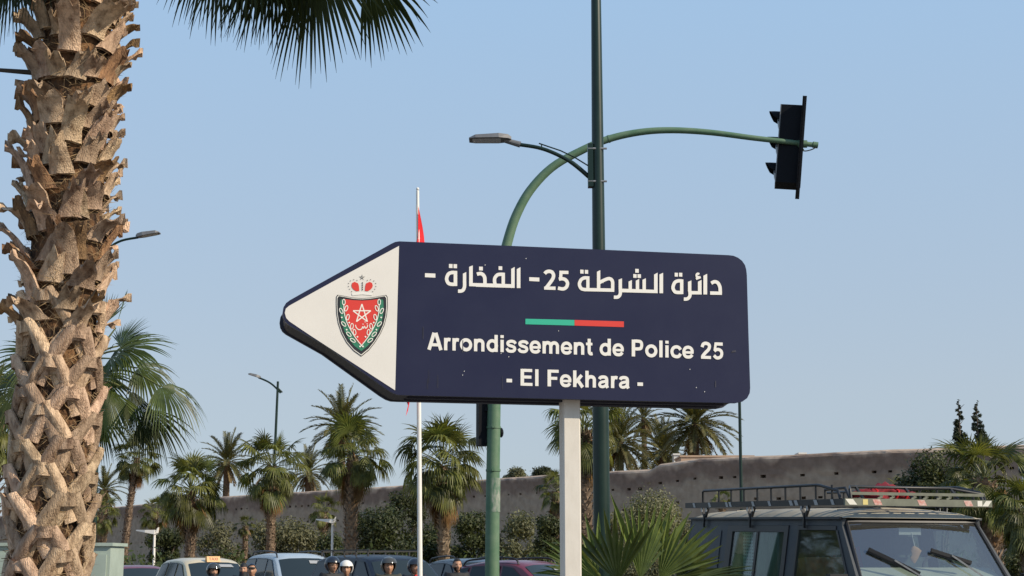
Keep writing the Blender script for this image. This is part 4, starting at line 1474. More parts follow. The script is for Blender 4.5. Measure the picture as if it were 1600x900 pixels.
def shrub(name, label, cat, px, pytop, Y, wpx, mat_, seed, n=3600, size=.085, group=None, hpx=None, stems=4, base_z=0.0, nl=15, flat=.85, cname='foliage'):
    """leafy mass whose top reaches pytop and whose half width is wpx photo pixels"""
    rng = random.Random(seed)
    top = at(px, pytop, Y)
    R = wpx * m_per_px(Y)
    H = top.z - base_z
    if group == GS: R *= 1.32; n = int(n * 1.35)
    root = thing(name, label, cat, (top.x, Y, base_z), 0, group)
    lumps = []
    for i in range(nl):
        a = rng.uniform(0, 2 * pi)
        rr = R * rng.uniform(.20, .46)
        q = sqrt(rng.random()) * (R - rr)
        zz = rng.uniform(.15, 1.0)
        if hpx:
            lo = H - hpx * m_per_px(Y)
            z = lo + (H - lo - rr * .7) * zz
        else:
            z = max(rr * .5, (H - rr * flat) * zz)
        lumps.append((q * cos(a), q * sin(a) * .7, z, rr, flat))
    lumps.append((rng.uniform(-.2, .2) * R, 0, H - R * .38 * flat, R * .42, flat))
    V, F = leaf_cloud(lumps, int(n * 2.3), size * .75, rng)
    me = bpy.data.meshes.new(cname)
    me.from_pydata(V.tolist(), [], F.tolist())
    me.materials.append(mat_)
    tag(link(cname, me, root), kind='stuff')
    for i in range(stems):
        l = lumps[rng.randrange(len(lumps))]
        b = MB()
        q = Vector((rng.uniform(-.15, .15) * R, rng.uniform(-.1, .1) * R, 0))
        e = Vector((l[0], l[1], l[2]))
        b.tube(catmull([q, q.lerp(e, .4) + Vector((rng.uniform(-.2, .2), 0, .2)), e], 4), [.07, .06, .06, .05, .05, .04, .035, .03, .02], 6)
        b.build('stem', M['wood'], root)
    return root


GS = 'shrubs and olive bushes before the wall'
shrub('olive_bush', 'grey green olive bush left of the slim street lamp, above the taxi', 'bush', 350, 815, 72, 42, M['olive'], 1, 3600, .10, GS)
shrub('olive_bush', 'rounded pale olive bush between the street lamp and the winged lamp, above the silver car', 'bush', 448, 812, 72, 52, M['olive'], 2, 4600, .10, GS)
shrub('dark_shrub', 'dark shrub mass right of the tallest fan palm', 'bush', 605, 790, 66, 52, M['shrub'], 3, 4200, .10, GS)
shrub('broadleaf_tree', 'upright dark leafy tree just left of the white flagpole', 'tree', 628, 768, 74, 32, M['shrub'], 4, 3000, .10, GS)
shrub('dark_shrub', 'dark bush under the slender leaning palm', 'bush', 262, 826, 74, 30, M['shrub'], 5, 2600, .10, GS)
shrub('dark_shrub', 'dark bush left of the traffic light mast', 'bush', 742, 800, 66, 36, M['shrub'], 6, 3000, .10, GS)
shrub('olive_bush', 'olive bush right of the traffic light mast', 'bush', 806, 800, 66, 42, M['olive'], 7, 3600, .10, GS)
shrub('dark_shrub', 'small dark bush touching the left side of the sign post', 'bush', 858, 806, 60, 30, M['shrub'], 8, 2600, .09, GS)
shrub('olive_bush', 'large pale olive bush between the lamp post and the van', 'bush', 1036, 770, 40, 66, M['olive'], 9, 7000, .055, GS, nl=13)
shrub('olive_bush', 'olive bush hidden behind the fan leaves right of the lamp post', 'bush', 968, 800, 44, 40, M['olive'], 10, 3000, .06, GS)
shrub('broadleaf_tree', 'dark broadleaf tree beside the right fan palm, before the wall', 'tree', 1462, 706, 48, 52, M['shrub'], 11, 4200, .09, GS, hpx=110)
shrub('dark_shrub', 'dark shrub at the right edge below the yellowing fan palm', 'bush', 1585, 815, 34, 46, M['shrub'], 12, 3600, .06, GS)
shrub('dark_shrub', 'low dark shrub behind the white flagpole and cars', 'bush', 668, 815, 68, 40, M['shrub'], 13, 2800, .10, GS)
shrub('dark_shrub', 'low shrub behind the van roof, left of the right fan palm', 'bush', 1350, 775, 50, 60, M['olive'], 14, 2600, .07, GS)
shrub('dark_shrub', 'dark bush between the two palms above the silver car', 'bush', 508, 832, 70, 34, M['shrub'], 15, 2400, .10, GS)
GT = 'trees showing over the wall'
shrub('broadleaf_tree', 'rounded olive coloured tree top over the wall left of the sign post', 'tree', 808, 731, 128, 22, M['olive'], 21, 2600, .14, GT, hpx=26)
shrub('broadleaf_tree', 'darker flat tree top over the wall touching the sign post', 'tree', 852, 731, 130, 26, M['shrub'], 22, 2600, .14, GT, hpx=24)


def cypress(label, px, ytop, Y, wpx, seed):
    rng = random.Random(seed)
    top = at(px, ytop, Y)
    root = thing('cypress', label, 'tree', (top.x, Y, 0), 0, 'cypresses behind the wall')
    H = top.z
    k = m_per_px(Y)
    lumps = []
    low = H - 110 * k
    for i in range(34):
        t = (i + .5) / 34
        z = H - (H - low) * t
        w = wpx * k * 1.2 * (.12 + .95 * min(1, t * 1.5)) * rng.uniform(.75, 1.15)
        a = rng.uniform(0, 2 * pi)
        lumps.append((cos(a) * w * .62, sin(a) * w * .62, z, w * .5, .75))
    V, F = leaf_cloud(lumps, 5200, .13, rng)
    me = bpy.data.meshes.new('foliage'); me.from_pydata(V.tolist(), [], F.tolist()); me.materials.append(M['conifer'])
    tag(link('foliage', me, root), kind='stuff')
    b = MB(); b.tube([(0, 0, 0), (0, 0, H * .6), (0, 0, H - .3)], [.2, .12, .03], 8); b.build('trunk', M['wood'], root)
    for i in range(7):
        z = H - (i + 1) * 12 * k
        a = rng.uniform(0, 2 * pi)
        b = MB(); b.tube([(0, 0, z - .25), (cos(a) * wpx * k * .9, sin(a) * wpx * k * .9, z + .15)], [.04, .012], 5); b.build('branch', M['wood'], root)


cypress('left of two dark cypresses rising over the wall at right', 1497, 623, 120, 10, 1)
cypress('taller bushier right cypress of the two over the wall', 1525, 625, 120, 12.5, 2)

# ground cover at the foot of the wall, one mass
rng = random.Random(77)
lumps = []
for i in range(70):
    px = rng.uniform(150, 1650)
    Y = rng.uniform(50, 70) if px < 1300 else rng.uniform(38, 48)
    q = ground_at(px, Y)
    lumps.append((q.x, Y, rng.uniform(.5, 1.5), rng.uniform(.7, 1.4), .8))
V, F = leaf_cloud(lumps, 13000, .11, rng)
me = bpy.data.meshes.new('ground_cover'); me.from_pydata(V.tolist(), [], F.tolist()); me.materials.append(M['hedge'])
tag(link('ground_cover', me), kind='stuff')


# ================================================================== THE BIG PALM TRUNK IN FRONT
def boot_split(rng, h=.30, b=.17, aw=.10, stub=.05, out=.06, Rt=.195):
    """old leaf base: two straps rising from either side to a cut stub that stands off the trunk"""
    mb = MB()

    def cyl(a, z, n):
        r = Rt + n
        return Vector((r * cos(a / Rt), r * sin(a / Rt), z))
    skew = rng.uniform(-.03, .03)
    for e in (-1, 1):
        ctr, wid, off, cur = [], [], [], []
        N = 7
        for i in range(N):
            t = i / (N - 1)
            a = e * b * (1 - t) ** 1.05 + e * .022 * t + skew * t
            z = h * (t ** .92)
            n = .004 + out * .55 * t ** 1.6
            ctr.append((a, z, n)); wid.append(aw * (1.0 - .34 * t) * (1 + .07 * rng.uniform(-1, 1)))
        L, Cc, R = [], [], []
        top, bot = [], []
        for i in range(N):
            a, z, n = ctr[i]
            a2, z2, _ = ctr[min(i + 1, N - 1)]; a1, z1, _ = ctr[max(i - 1, 0)]
            dx, dz = a2 - a1, z2 - z1
            l = sqrt(dx * dx + dz * dz) or 1
            px_, pz_ = -dz / l, dx / l
            row, rb = [], []
            for u in (-1, -.5, 0, .5, 1):
                k = u * wid[i] / 2
                curl = .016 * (u * u) * (1 if i > 1 else .4) + rng.uniform(-.003, .003)
                aa, zz = a + px_ * k, z + pz_ * k
                row.append(cyl(aa, zz, n + .012 - curl * .35 + .018 * (1 - u * u)))
                rb.append(cyl(aa, zz, n - .004))
            top.append(row); bot.append(rb)
        mb.grid([list(reversed(r)) for r in top])
        mb.grid(bot)
        edge = [r[0] for r in top], [r[0] for r in bot]
        mb.grid(edge)
        mb.grid(([r[-1] for r in bot], [r[-1] for r in top]))
        mb.grid((bot[0], top[0]))
    # stub
    rows_t, rows_b = [], []
    N = 5
    tw = rng.uniform(-.25, .25)
    up = rng.uniform(.25, .9)
    for i in range(N):
        t = i / (N - 1)
        z = h * .80 + t * (stub * up + .055)
        n = .012 + out * .42 + t * stub * (1.1 - .35 * up)
        w = (.072 - .014 * t) * rng.uniform(.92, 1.08)
        row, rb = [], []
        for u in (-1, -.5, 0, .5, 1):
            rag = rng.uniform(-.018, .03) if i == N - 1 else 0
            a = skew + tw * t * .12 + u * w / 2
            bow = .018 * (1 - u * u) * (1 - .3 * t) - u * tw * .03 * t
            row.append(cyl(a, z + rag * .6 + u * tw * .02, n + bow + .008 + rag * .7))
            rb.append(cyl(a, z - .012 + rag * .6 + u * tw * .02, n + bow * .4 - .008 + rag * .7))
        rows_t.append(row); rows_b.append(rb)
    mb.grid([list(reversed(r)) for r in rows_t]); mb.grid(rows_b)
    mb.grid(([r[0] for r in rows_t], [r[0] for r in rows_b])); mb.grid(([r[-1] for r in rows_b], [r[-1] for r in rows_t]))
    mb.grid((rows_t[-1], rows_b[-1]))
    return mb.mesh('leaf_base', M['boot'], smooth=38)


def boot_scale(rng, h=.22, w0=.19, w1=.085, out=.13, Rt=.195, raw=False):
    """younger leaf base: one broad ragged scale, hollow inside, standing off the trunk at its tip"""
    mb = MB()

    def cyl(a, z, n):
        r = Rt + n
        return Vector((r * cos(a / Rt), r * sin(a / Rt), z))
    N = 8
    T, B = [], []
    skew = rng.uniform(-.05, .05); tw = rng.uniform(-.5, .5)
    for i in range(N):
        t = i / (N - 1)
        w = w0 + (w1 - w0) * t ** .7
        w *= rng.uniform(.93, 1.07)
        n = .006 + out * t ** 1.7
        z = h * t - (out * .25 * t ** 3)
        row, rb = [], []
        for u in (-1, -.6, -.2, .2, .6, 1):
            rag = rng.uniform(-.05, .05) if i == N - 1 else rng.uniform(-.003, .003)
            a = u * w / 2 + skew * t
            bow = .028 * (1 - u * u) * (.5 + .5 * t) + u * tw * .03 * t + (.014 * abs(u) ** 3 * t)
            row.append(cyl(a, z + rag * .8, n + bow + .020 + .004 * rng.uniform(-1, 1)))
            rb.append(cyl(a, z + rag * .8 - .003, n + bow - .002))
        T.append(row); B.append(rb)
    mb.grid([list(reversed(r)) for r in T]); mb.grid(B)
    mb.grid(([r[0] for r in T], [r[0] for r in B])); mb.grid(([r[-1] for r in B], [r[-1] for r in T])); mb.grid((T[-1], B[-1]))
    return mb.mesh('leaf_base', M['boot_raw'] if raw else M['boot'], smooth=38)


def big_palm():
    Y = 8.5
    foot = ground_at(75, Y)
    root = thing('palm_tree', 'big palm trunk in front at left, covered in woven old leaf bases', 'palm tree', foot)
    rng = random.Random(5)
    Rt = .195
    zt = at(120, -40, Y).z          # just above the frame
    ztop = zt + .35
    off = at(127, 0, Y).x - foot.x - .02

    def axis(z):
        return Vector((0.0, 0, 0))
    # core
    b = MB()
    rows = []
    n = 40
    for i in range(70):
        z = ztop * i / 69
        rows.append([Vector(((Rt + .006 * rng.uniform(-1, 1)) * cos(2 * pi * k / n), (Rt + .006 * rng.uniform(-1, 1)) * sin(2 * pi * k / n), z)) for k in range(n)])
    b.grid(rows, close=True)
    b.build('trunk', M['trunk_core'], root, 60)
    split = [boot_split(rng, h=rng.uniform(.30, .36), b=rng.uniform(.185, .215), aw=rng.uniform(.080, .098), stub=rng.choice((.005, .01, .015, .02, .03, .09)), out=rng.uniform(.06, .10)) for _ in range(12)]
    scale = [boot_scale(rng, h=rng.uniform(.12, .19), w0=rng.uniform(.12, .19), w1=rng.uniform(.05, .10), out=rng.uniform(.06, .13), raw=(i % 4 == 3)) for i in range(14)]
    long_ = [boot_scale(rng, h=rng.uniform(.2, .3), w0=.13, w1=rng.uniform(.05, .07), out=rng.uniform(.12, .17)) for i in range(5)]
    cnt = 0
    # lower zone: regular woven lattice
    z = 1.12
    row = 0
    zmid = at(90, 520, Y).z
    while z < zmid:
        for k in range(5):
            a = 2 * pi * (k + .5 * (row % 2)) / 5 + .35 + rng.uniform(-.10, .10)
            o = link('leaf_base', rng.choice(split), root)
            o.location = (0, 0, z + rng.uniform(-.025, .025) - .1)
            o.rotation_euler = (rng.uniform(-.03, .03), rng.uniform(-.03, .03), a)
            s = rng.uniform(.92, 1.08)
            o.scale = (rng.uniform(.97, 1.03), rng.uniform(.97, 1.03), s)
            cnt += 1
        z += .158; row += 1
    # upper zone: denser ragged scales
    while z < ztop - .15:
        m_ = 7
        for k in range(m_):
            a = 2 * pi * (k + .5 * (row % 2)) / m_ + rng.uniform(-.22, .22)
            q = rng.random()
            o = link('leaf_base', rng.choice(scale if q < .94 else long_), root)
            o.location = (0, 0, z + rng.uniform(-.05, .05) - .08)
            o.rotation_euler = (rng.uniform(-.16, .16), rng.uniform(-.12, .12), a)
            o.scale = (1.0 + rng.uniform(-.03, .05), rng.uniform(.9, 1.05), rng.uniform(.85, 1.2))
            cnt += 1
        z += .095; row += 1
    # loose fibres
    b = MB()
    for _ in range(6500):
        z = rng.uniform(.9, ztop)
        a = rng.uniform(0, 2 * pi)
        r = Rt + rng.uniform(.0, .035)
        p = Vector((r * cos(a), r * sin(a), z))
        t = Vector((-sin(a), cos(a), 0)); o_ = Vector((cos(a), sin(a), 0))
        d = (t * rng.uniform(-1, 1) + Vector((0, 0, rng.uniform(-.8, .8))) + o_ * rng.uniform(-.1, .35)).normalized()
        L = rng.uniform(.03, .12); w = rng.uniform(.0006, .002)
        s = d.cross(o_).normalized() * w
        q = p + d * L * .5 + o_ * rng.uniform(0, .012)
        e = p + d * L + o_ * rng.uniform(-.02, .03) + t * rng.uniform(-.03, .03)
        b.add([p - s, p + s, q + s, q - s, e], [(0, 1, 2, 3), (3, 2, 4)])
    tag(b.build('fibre', M['fibre'], root), kind='stuff')
    # a bare old stalk sticking out left near the top
    b = MB(); p = at(45, 113, Y) - foot; e = at(-60, 110, Y) - foot
    b.tube([p + Vector((.05, 0, 0)), p, p.lerp(e, .5) + Vector((0, 0, .01)), e], [.022, .016, .012, .012], 8); b.build('old_stalk', M['petiole_dark'], root)
    # crown: green fan leaves, most above the frame
    hub0 = Vector((0, 0, ztop + .25))

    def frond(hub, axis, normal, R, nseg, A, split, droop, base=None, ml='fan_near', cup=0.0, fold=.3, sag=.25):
        l = MB()
        fan_blade(l, hub, axis, normal, R, nseg, A, split, droop, rng, rows=7, cup=cup, fold=fold, ragged=.12)
        s = MB()
        b0 = base if base is not None else hub0 + Vector((0, 0, -.2))
        mid = b0.lerp(hub, .5) + Vector((0, 0, sag))
        stalk(s, catmull([b0, mid, hub], 6), .022, .011, 7)
        o = l.build('frond', M[ml], root)
        s.build('stalk', M['petiole'], o)
        return o
    P = lambda x, y, dy=0.0: at(x, y, Y + dy) - foot
    # the leaf hanging into view at the top, seen from below
    frond(P(490, -88, -.1), (.45, -.35, -.85), (-.62, -.74, -.1), .88, 40, 1.35, .55, .25, sag=.1)
    frond(P(345, -128, .15), (.0, .1, -1), (-.6, -.75, .1), .78, 30, 1.25, .55, .5, sag=.15)
    frond(P(425, -112, .35), (.25, .0, -.9), (-.62, -.74, .0), .80, 36, 1.3, .55, .4, sag=.15)
    frond(P(570, -55, .5), (.75, -.3, -.55), (-.62, -.74, -.3), .68, 32, 1.3, .55, .35, sag=.1)
    frond(P(455, -120, .1), (.15, -.2, -.95), (-.55, -.8, .1), .84, 36, 1.2, .55, .25, sag=.1)
    frond(P(395, -128, -.2), (-.05, -.1, -1), (-.5, -.85, .0), .78, 32, 1.2, .5, .4, sag=.1)
    # left leaf
    frond(P(20, -95, .1), (-.2, .1, -.95), (-.5, -.8, .1), .72, 32, 1.1, .55, .3, sag=.05)
    frond(P(62, -120, -.42), (-.35, -.1, -.9), (-.62, -.75, .1), .80, 36, 1.0, .42, .3, sag=.05)
    frond(P(-40, -90, -.1), (-.6, -.1, -.8), (-.2, -.9, .3), .62, 30, 1.1, .45, .3, sag=.1)
    for i in range(16):
        a = 2.39996 * i + .9
        e = radians(78 - 3.2 * i)
        d = Vector((cos(a) * cos(e), sin(a) * cos(e), sin(e)))
        hub = hub0 + d * rng.uniform(.75, .95) + Vector((0, 0, .1))
        if hub.z < ztop + .15: hub.z = ztop + .15 + rng.uniform(0, .2)
        frond(hub, d + Vector((0, 0, -.25)), Vector((0, 0, 1)) - d * .3, .7, 26, 1.9, .48, .5)
    return root


big_palm()


def second_palm():
    Y = 19.0
    foot = ground_at(95, Y)
    root = thing('fan_palm', 'green fan palm whose leaves spread out right from behind the big trunk', 'palm tree', foot)
    rng = random.Random(9)
    c = at(112, 600, Y) - foot
    me = palm_trunk_mesh(c.z - .1, .17, .15, M['bark'], rng)
    tr = link('trunk', me, root)
    P = lambda x, y, dy=0.0: at(x, y, Y + dy) - foot

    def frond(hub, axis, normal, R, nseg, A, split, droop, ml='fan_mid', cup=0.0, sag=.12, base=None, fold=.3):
        l = MB()
        fan_blade(l, hub, axis, normal, R, nseg, A, split, droop, rng, rows=7, cup=cup, fold=fold, ragged=.1)
        s = MB()
        b0 = base if base is not None else Vector((c.x + rng.uniform(-.05, .05), rng.uniform(-.05, .05), c.z))
        stalk(s, catmull([b0, b0.lerp(hub, .55) + Vector((0, 0, sag)), hub], 6), .02, .010, 6)
        o = l.build('frond', M[ml], root)
        s.build('stalk', M['petiole'], o)
    k = m_per_px(Y)
    frond(P(181, 512), (.28, -.1, 1), (.9, .35, -.2), 62 * k, 18, .26, .85, .0, 'fan_bright', sag=.0)
    frond(P(165, 505, .3), (-.15, .1, 1), (.3, -.9, .2), 52 * k, 22, .9, .5, .05)
    frond(P(190, 547, -.2), (.93, -.1, .25), (.1, -.75, .75), 88 * k, 40, 1.95, .48, .55)
    frond(P(187, 540, .2), (.5, .2, .85), (-.4, -.6, .5), 60 * k, 30, 1.2, .5, .2)
    frond(P(165, 607, -.4), (.22, -.15, -1), (.1, -.95, .2), 88 * k, 34, .95, .62, .3, 'fan_bright', sag=.1)
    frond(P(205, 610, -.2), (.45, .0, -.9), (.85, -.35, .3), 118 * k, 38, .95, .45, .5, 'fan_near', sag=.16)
    frond(P(252, 604, -.3), (.85, -.1, -.55), (.45, -.55, .7), 100 * k, 40, 1.45, .46, .9, sag=.2)
    frond(P(150, 640, .3), (.1, .3, -1), (.1, -.9, .2), 92 * k, 30, 1.0, .5, .6, sag=.12)
    frond(P(60, 560, .2), (-.7, .1, .4), (.1, -.8, .5), 85 * k, 34, 1.7, .48, .5)
    frond(P(30, 610, .2), (-.8, .1, -.3), (.1, -.8, .5), 90 * k, 34, 1.5, .48, .8)
    frond(P(100, 520, .5), (-.1, .3, 1), (.2, -.9, .2), 75 * k, 30, 1.4, .5, .1)
    frond(P(215, 575, .1), (.9, .1, -.2), (.2, -.7, .7), 80 * k, 34, 1.7, .48, .8)
    frond(P(172, 560, -.3), (.4, -.4, .1), (.3, -.8, .4), 70 * k, 32, 1.6, .5, .6)
    frond(P(228, 640, .1), (.5, .1, -.85), (.3, -.9, .2), 100 * k, 34, 1.0, .46, .6, 'fan_near', sag=.2)
    frond(P(150, 590, .4), (.2, .5, -.6), (.1, -.9, .3), 80 * k, 32, 1.5, .5, .7)
    for i in range(8):
        o = link('dead_frond', DEADFAN[i % 4], root)
        o.location = (c.x, 0, c.z - .1 - .03 * i); o.rotation_euler = (0, 0, i * 2.4)
        o.scale = (.75, .75, .75)


second_palm()


def front_palm():
    """young fan palm with upright pleated leaves round the foot of the lamp post"""
    Y = 13.4
    foot = ground_at(975, Y)
    root = thing('young_fan_palm', 'young fan palm with stiff upright leaves between sign post and van', 'palm tree', foot)
    rng = random.Random(14)
    k = m_per_px(Y)
    b = MB(); b.tube([(0, 0, 0), (0, 0, .9)], [.22, .17], 12); b.build('trunk', M['bark'], root)
    P = lambda x, y, dy=0.0: at(x, y, Y + dy) - foot

    def frond(hub, axis, normal, R, nseg, A, split, droop, ml='fan_front', cup=.15, fold=.35):
        l = MB()
        fan_blade(l, hub, axis, normal, R, nseg, A, split, droop, rng, rows=7, cup=cup, fold=.5, ragged=.2)
        s = MB()
        b0 = Vector((rng.uniform(-.08, .08), rng.uniform(-.08, .08), .85))
        stalk(s, catmull([b0, b0.lerp(hub, .5) + Vector((0, 0, .03)), hub], 5), .018, .011, 6)
        o = l.build('frond', M[ml], root)
        s.build('stalk', M['petiole'], o)
    frond(P(1000, 905), (.15, -.1, 1), (.5, -.85, .1), 138 * k, 10, .62, .58, .05, 'fan_front')
    frond(P(965, 910, -.1), (-.12, -.1, 1), (-.3, -.9, .1), 110 * k, 10, .75, .58, .05)
    frond(P(1030, 905, .1), (.55, -.1, .8), (.3, -.9, .3), 115 * k, 10, .62, .58, .12, 'fan_front')
    frond(P(1060, 915, -.4), (.95, -.35, .22), (.1, -.4, .9), 112 * k, 10, .6, .58, .18, 'fan_front')
    frond(P(1055, 905, .1), (.75, .1, .55), (.3, -.8, .5), 95 * k, 10, .7, .58, .15)
    frond(P(935, 905, .1), (-.6, .05, .75), (-.3, -.8, .5), 100 * k, 10, .75, .58, .15)
    frond(P(912, 905, -.1), (-.9, -.1, .6), (-.1, -.5, .8), 66 * k, 10, .62, .58, .12, 'fan_front')
    frond(P(945, 918, -.4), (-.35, -.6, .6), (-.2, -.6, .7), 85 * k, 10, .9, .58, .2, 'fan_front')
    frond(P(1075, 920, -.2), (.9, -.2, .05), (.0, -.4, .9), 85 * k, 10, .7, .58, .3, 'dead_grey')
    frond(P(915, 915, -.35), (-.8, -.4, .2), (.0, -.5, .9), 72 * k, 10, .7, .58, .3)


front_palm()


# ================================================================== CARS IN THE TRAFFIC
def car(name, label, paint, px, Y, heading, prof, windows, W=1.75, Wr=1.36, belt=.98, rails=False, sign=False, rack=False, group='cars waiting in traffic', cat='car', mirror=True, roof_mat=None):
    """prof: (x, z) points along the top from front bumper to rear bumper; heading: angle of the nose, right of straight towards the camera"""
    base = ground_at(px, Y)
    root = thing(name, label, cat, base, 0, group)
    root.rotation_euler = (0, 0, -pi / 2 + heading)
    H = max(z for _, z in prof)

    def hw(z):
        return W / 2 if z <= belt else W / 2 + (Wr / 2 - W / 2) * (z - belt) / (H - belt)
    # finer outline
    fine = []
    for i in range(len(prof) - 1):
        a, c = Vector(prof[i]), Vector(prof[i + 1])
        k = 3 if (c - a).length > .4 else 2
        for j in range(k):
            fine.append(a.lerp(c, j / k))
    fine.append(Vector(prof[-1]))
    sm = [fine[0]] + [fine[i] * .6 + (fine[i - 1] + fine[i + 1]) * .2 for i in range(1, len(fine) - 1)] + [fine[-1]]
    b = MB()
    rows = []
    for x, z in sm:
        w = hw(z)
        r = []
        for u in (-1, -.93, -.6, 0, .6, .93, 1):
            drop = .055 * max(0, abs(u) - .55) / .45 if z > belt - .2 else .03 * abs(u)
            r.append((x, u * w, z - (drop if abs(u) < 1 else .085 if z > belt - .2 else .05)))
        rows.append(r)
    b.grid(rows)
    for e, idx in ((-1, 0), (1, 6)):
        cols = []
        for i, (x, z) in enumerate(sm):
            t = rows[i][idx]
            zb = min(t[2], belt)
            cols.append([t, (x, e * hw(zb), zb), (x, e * W / 2 * 1.01, min(zb, .62)), (x, e * W / 2 * .97, .24)])
        if e < 0:
            cols = [list(reversed(c)) for c in cols]
        b.grid(cols)
    bo = b.build('body', M[paint], root, 35)

    def side_pt(x, z, e, off=.008):
        return Vector((x, e * (hw(z) + off), z))
    for w in windows:
        for e in (-1, 1):
            b = MB()
            b.add([side_pt(x, z, e, .006) for x, z in w], [tuple(range(len(w)))])
            g = b.build('side_window', M['glass_dark'], root)
            b = MB()
            n = len(w)
            cx, cz = sum(q[0] for q in w) / n, sum(q[1] for q in w) / n
            inner = [side_pt(x, z, e, .009) for x, z in w]
            outer = [side_pt(cx + (x - cx) * 1.05, cz + (z - cz) * 1.09, e, .004) for x, z in w]
            b.grid([inner, outer], close=True)
            b.build('window_seal', M['trim'], g)
    # windscreen and rear screen sit on the slopes
    def slope(i0, i1, nm, ww):
        (x0, z0), (x1, z1) = prof[i0], prof[i1]
        d = Vector((x1 - x0, 0, z1 - z0)).normalized()
        nrm = Vector((-d.z, 0, d.x)) if nm == 'windscreen' else Vector((-d.z, 0, d.x))
        if nrm.z < 0: nrm = -nrm
        p0 = Vector((x0, 0, z0)) + d * .06 + nrm * .022; p1 = Vector((x1, 0, z1)) - d * .08 + nrm * .022
        b = MB()
        rs = []
        for t in (0, .5, 1):
            p = p0.lerp(p1, t)
            w = hw(p.z) * ww
            rs.append([p + Vector((0, u * w, 0)) - nrm * (.05 * abs(u) ** 3) for u in (-1, -.6, 0, .6, 1)])
        b.grid(rs)
        g = b.build(nm, M['glass_dark'], root, 60)
        return p0, p1
    ws = [i for i in range(len(prof) - 1) if prof[i][1] < belt + .12 and prof[i + 1][1] > H - .25][0]
    rs_ = [i for i in range(len(prof) - 1) if prof[i][1] > H - .3 and prof[i + 1][1] < belt + .15][0]
    p0, p1 = slope(ws, ws + 1, 'windscreen', .90)
    slope(rs_ + 1, rs_, 'rear_screen', .84)
    if sign or rails:
        b = MB()
        v0 = p0.lerp(p1, .74); v1 = p0.lerp(p1, .88)
        b.add([v0 + Vector((.008, .10, .008)), v0 + Vector((.006, .46, .002)), v1 + Vector((.006, .42, .002)), v1 + Vector((.008, .10, .008))], [(0, 1, 2, 3)])
        b.build('screen_reflection', M['refl_grey'], root)  # pale patch standing in for a reflection on the windscreen
    if mirror:
        for e in (-1, 1):
            b = MB(); b.ball(Vector((prof[ws][0] - .12, e * (W / 2 + .1), belt + .04)), (.06, .10, .08), 10, 6); b.build('mirror', M[paint], root, smooth=60)
    for e in (-1, 1):
        b = MB(); x, z = prof[1]; b.ball(Vector((x - .06, e * W * .36, z - .12)), (.1, .17, .09), 12, 8); b.build('headlight', M['lens'], root, smooth=60)
    L0, L1 = prof[0][0], prof[-1][0]
    for x in (L0 - .82, L1 + .80):
        for e in (-1, 1):
            b = MB(); c = Vector((x, e * (W / 2 - .10), .31))
            b.tube([c + Vector((0, -.10, 0)), c + Vector((0, .10, 0))], .31, 20); wl_ = b.build('wheel', M['rubber'], root, smooth=40)
            b = MB(); b.tube([c + Vector((0, e * .085, 0)), c + Vector((0, e * .106, 0))], .2, 16); b.build('rim', M['alloy'], wl_, 40)
    xr0 = prof[ws + 1][0]; xr1 = prof[rs_][0]
    if rails:
        for e in (-1, 1):
            b = MB()
            pts = []
            for t in (0, .06, .25, .5, .75, .94, 1):
                x = xr0 - .12 + (xr1 - xr0 + .3) * t
                zz = np.interp(-x, [-q[0] for q in prof], [q[1] for q in prof])
                pts.append((x, e * (hw(zz) - .07), zz + (-.05 if t in (0, 1) else .045)))
            b.tube(catmull(pts, 3), .020, 6)
            b.build('roof_rail', M['trim'], root, smooth=60)
    if rack:
        for e in (-1, 1):
            b = MB(); b.bar((xr0 - .1, e * (Wr / 2 - .06), H + .09), (xr1 + .05, e * (Wr / 2 - .06), H + .09), .03); b.build('rack_rail', M['rack'], root)
        for i in range(5):
            x = xr0 - .15 + (xr1 - xr0 + .25) * i / 4
            b = MB(); b.bar((x, -Wr / 2 + .05, H + .06), (x, Wr / 2 - .05, H + .06), .03, .025)
            for e in (-1, 1): b.bar((x, e * (Wr / 2 - .06), H - .05), (x, e * (Wr / 2 - .06), H + .08), .03)
            b.build('rack_bar', M['rack'], root)
    if sign:
        b = MB()
        x = xr0 - .02
        HS = H - .085
        b.prism([(x - .09, -.17, HS - .03), (x + .09, -.17, HS - .03), (x + .05, -.17, HS + .11), (x - .05, -.17, HS + .11)], (0, .34, 0))
        s = b.build('roof_sign', M['taxi_lamp'], root)
        pr = Print(lambda u, v, off: Vector((x + .09 - .04 * ((v + .03) / .14) + .002 + off, u, HS + v)), .001)
        L = line_width('TAXI')
        pp = Print(lambda u, v, off: pr.fn(-.12 + .24 * u / L, .01 + .07 * v, off), .001)
        write_line(pp, 'TAXI', None)
        tag(pp.b.build('lettering', M['taxi_text'], s))
    return root


P_MPV = [(2.15, .42), (2.12, .72), (2.0, .88), (1.15, 1.08), (.32, 1.62), (-.1, 1.70), (-.9, 1.71), (-1.65, 1.66), (-2.05, 1.05), (-2.15, .80), (-2.12, .40)]
W_MPV = [[(.72, 1.12), (.12, 1.52), (-.12, 1.55), (-.12, 1.04)], [(-.24, 1.04), (-.24, 1.555), (-.9, 1.57), (-.98, 1.04)], [(-1.08, 1.05), (-1.0, 1.565), (-1.5, 1.53), (-1.78, 1.10)]]
P_LUD = [(2.1, .42), (2.08, .75), (1.95, .92), (1.2, 1.10), (.42, 1.70), (0, 1.78), (-.9, 1.80), (-1.85, 1.76), (-2.05, 1.10), (-2.1, .80), (-2.08, .40)]
W_LUD = [[(.78, 1.14), (.18, 1.60), (-.05, 1.63), (-.05, 1.06)], [(-.16, 1.06), (-.16, 1.635), (-.95, 1.65), (-.95, 1.06)], [(-1.06, 1.06), (-1.06, 1.65), (-1.72, 1.63), (-1.82, 1.10)]]
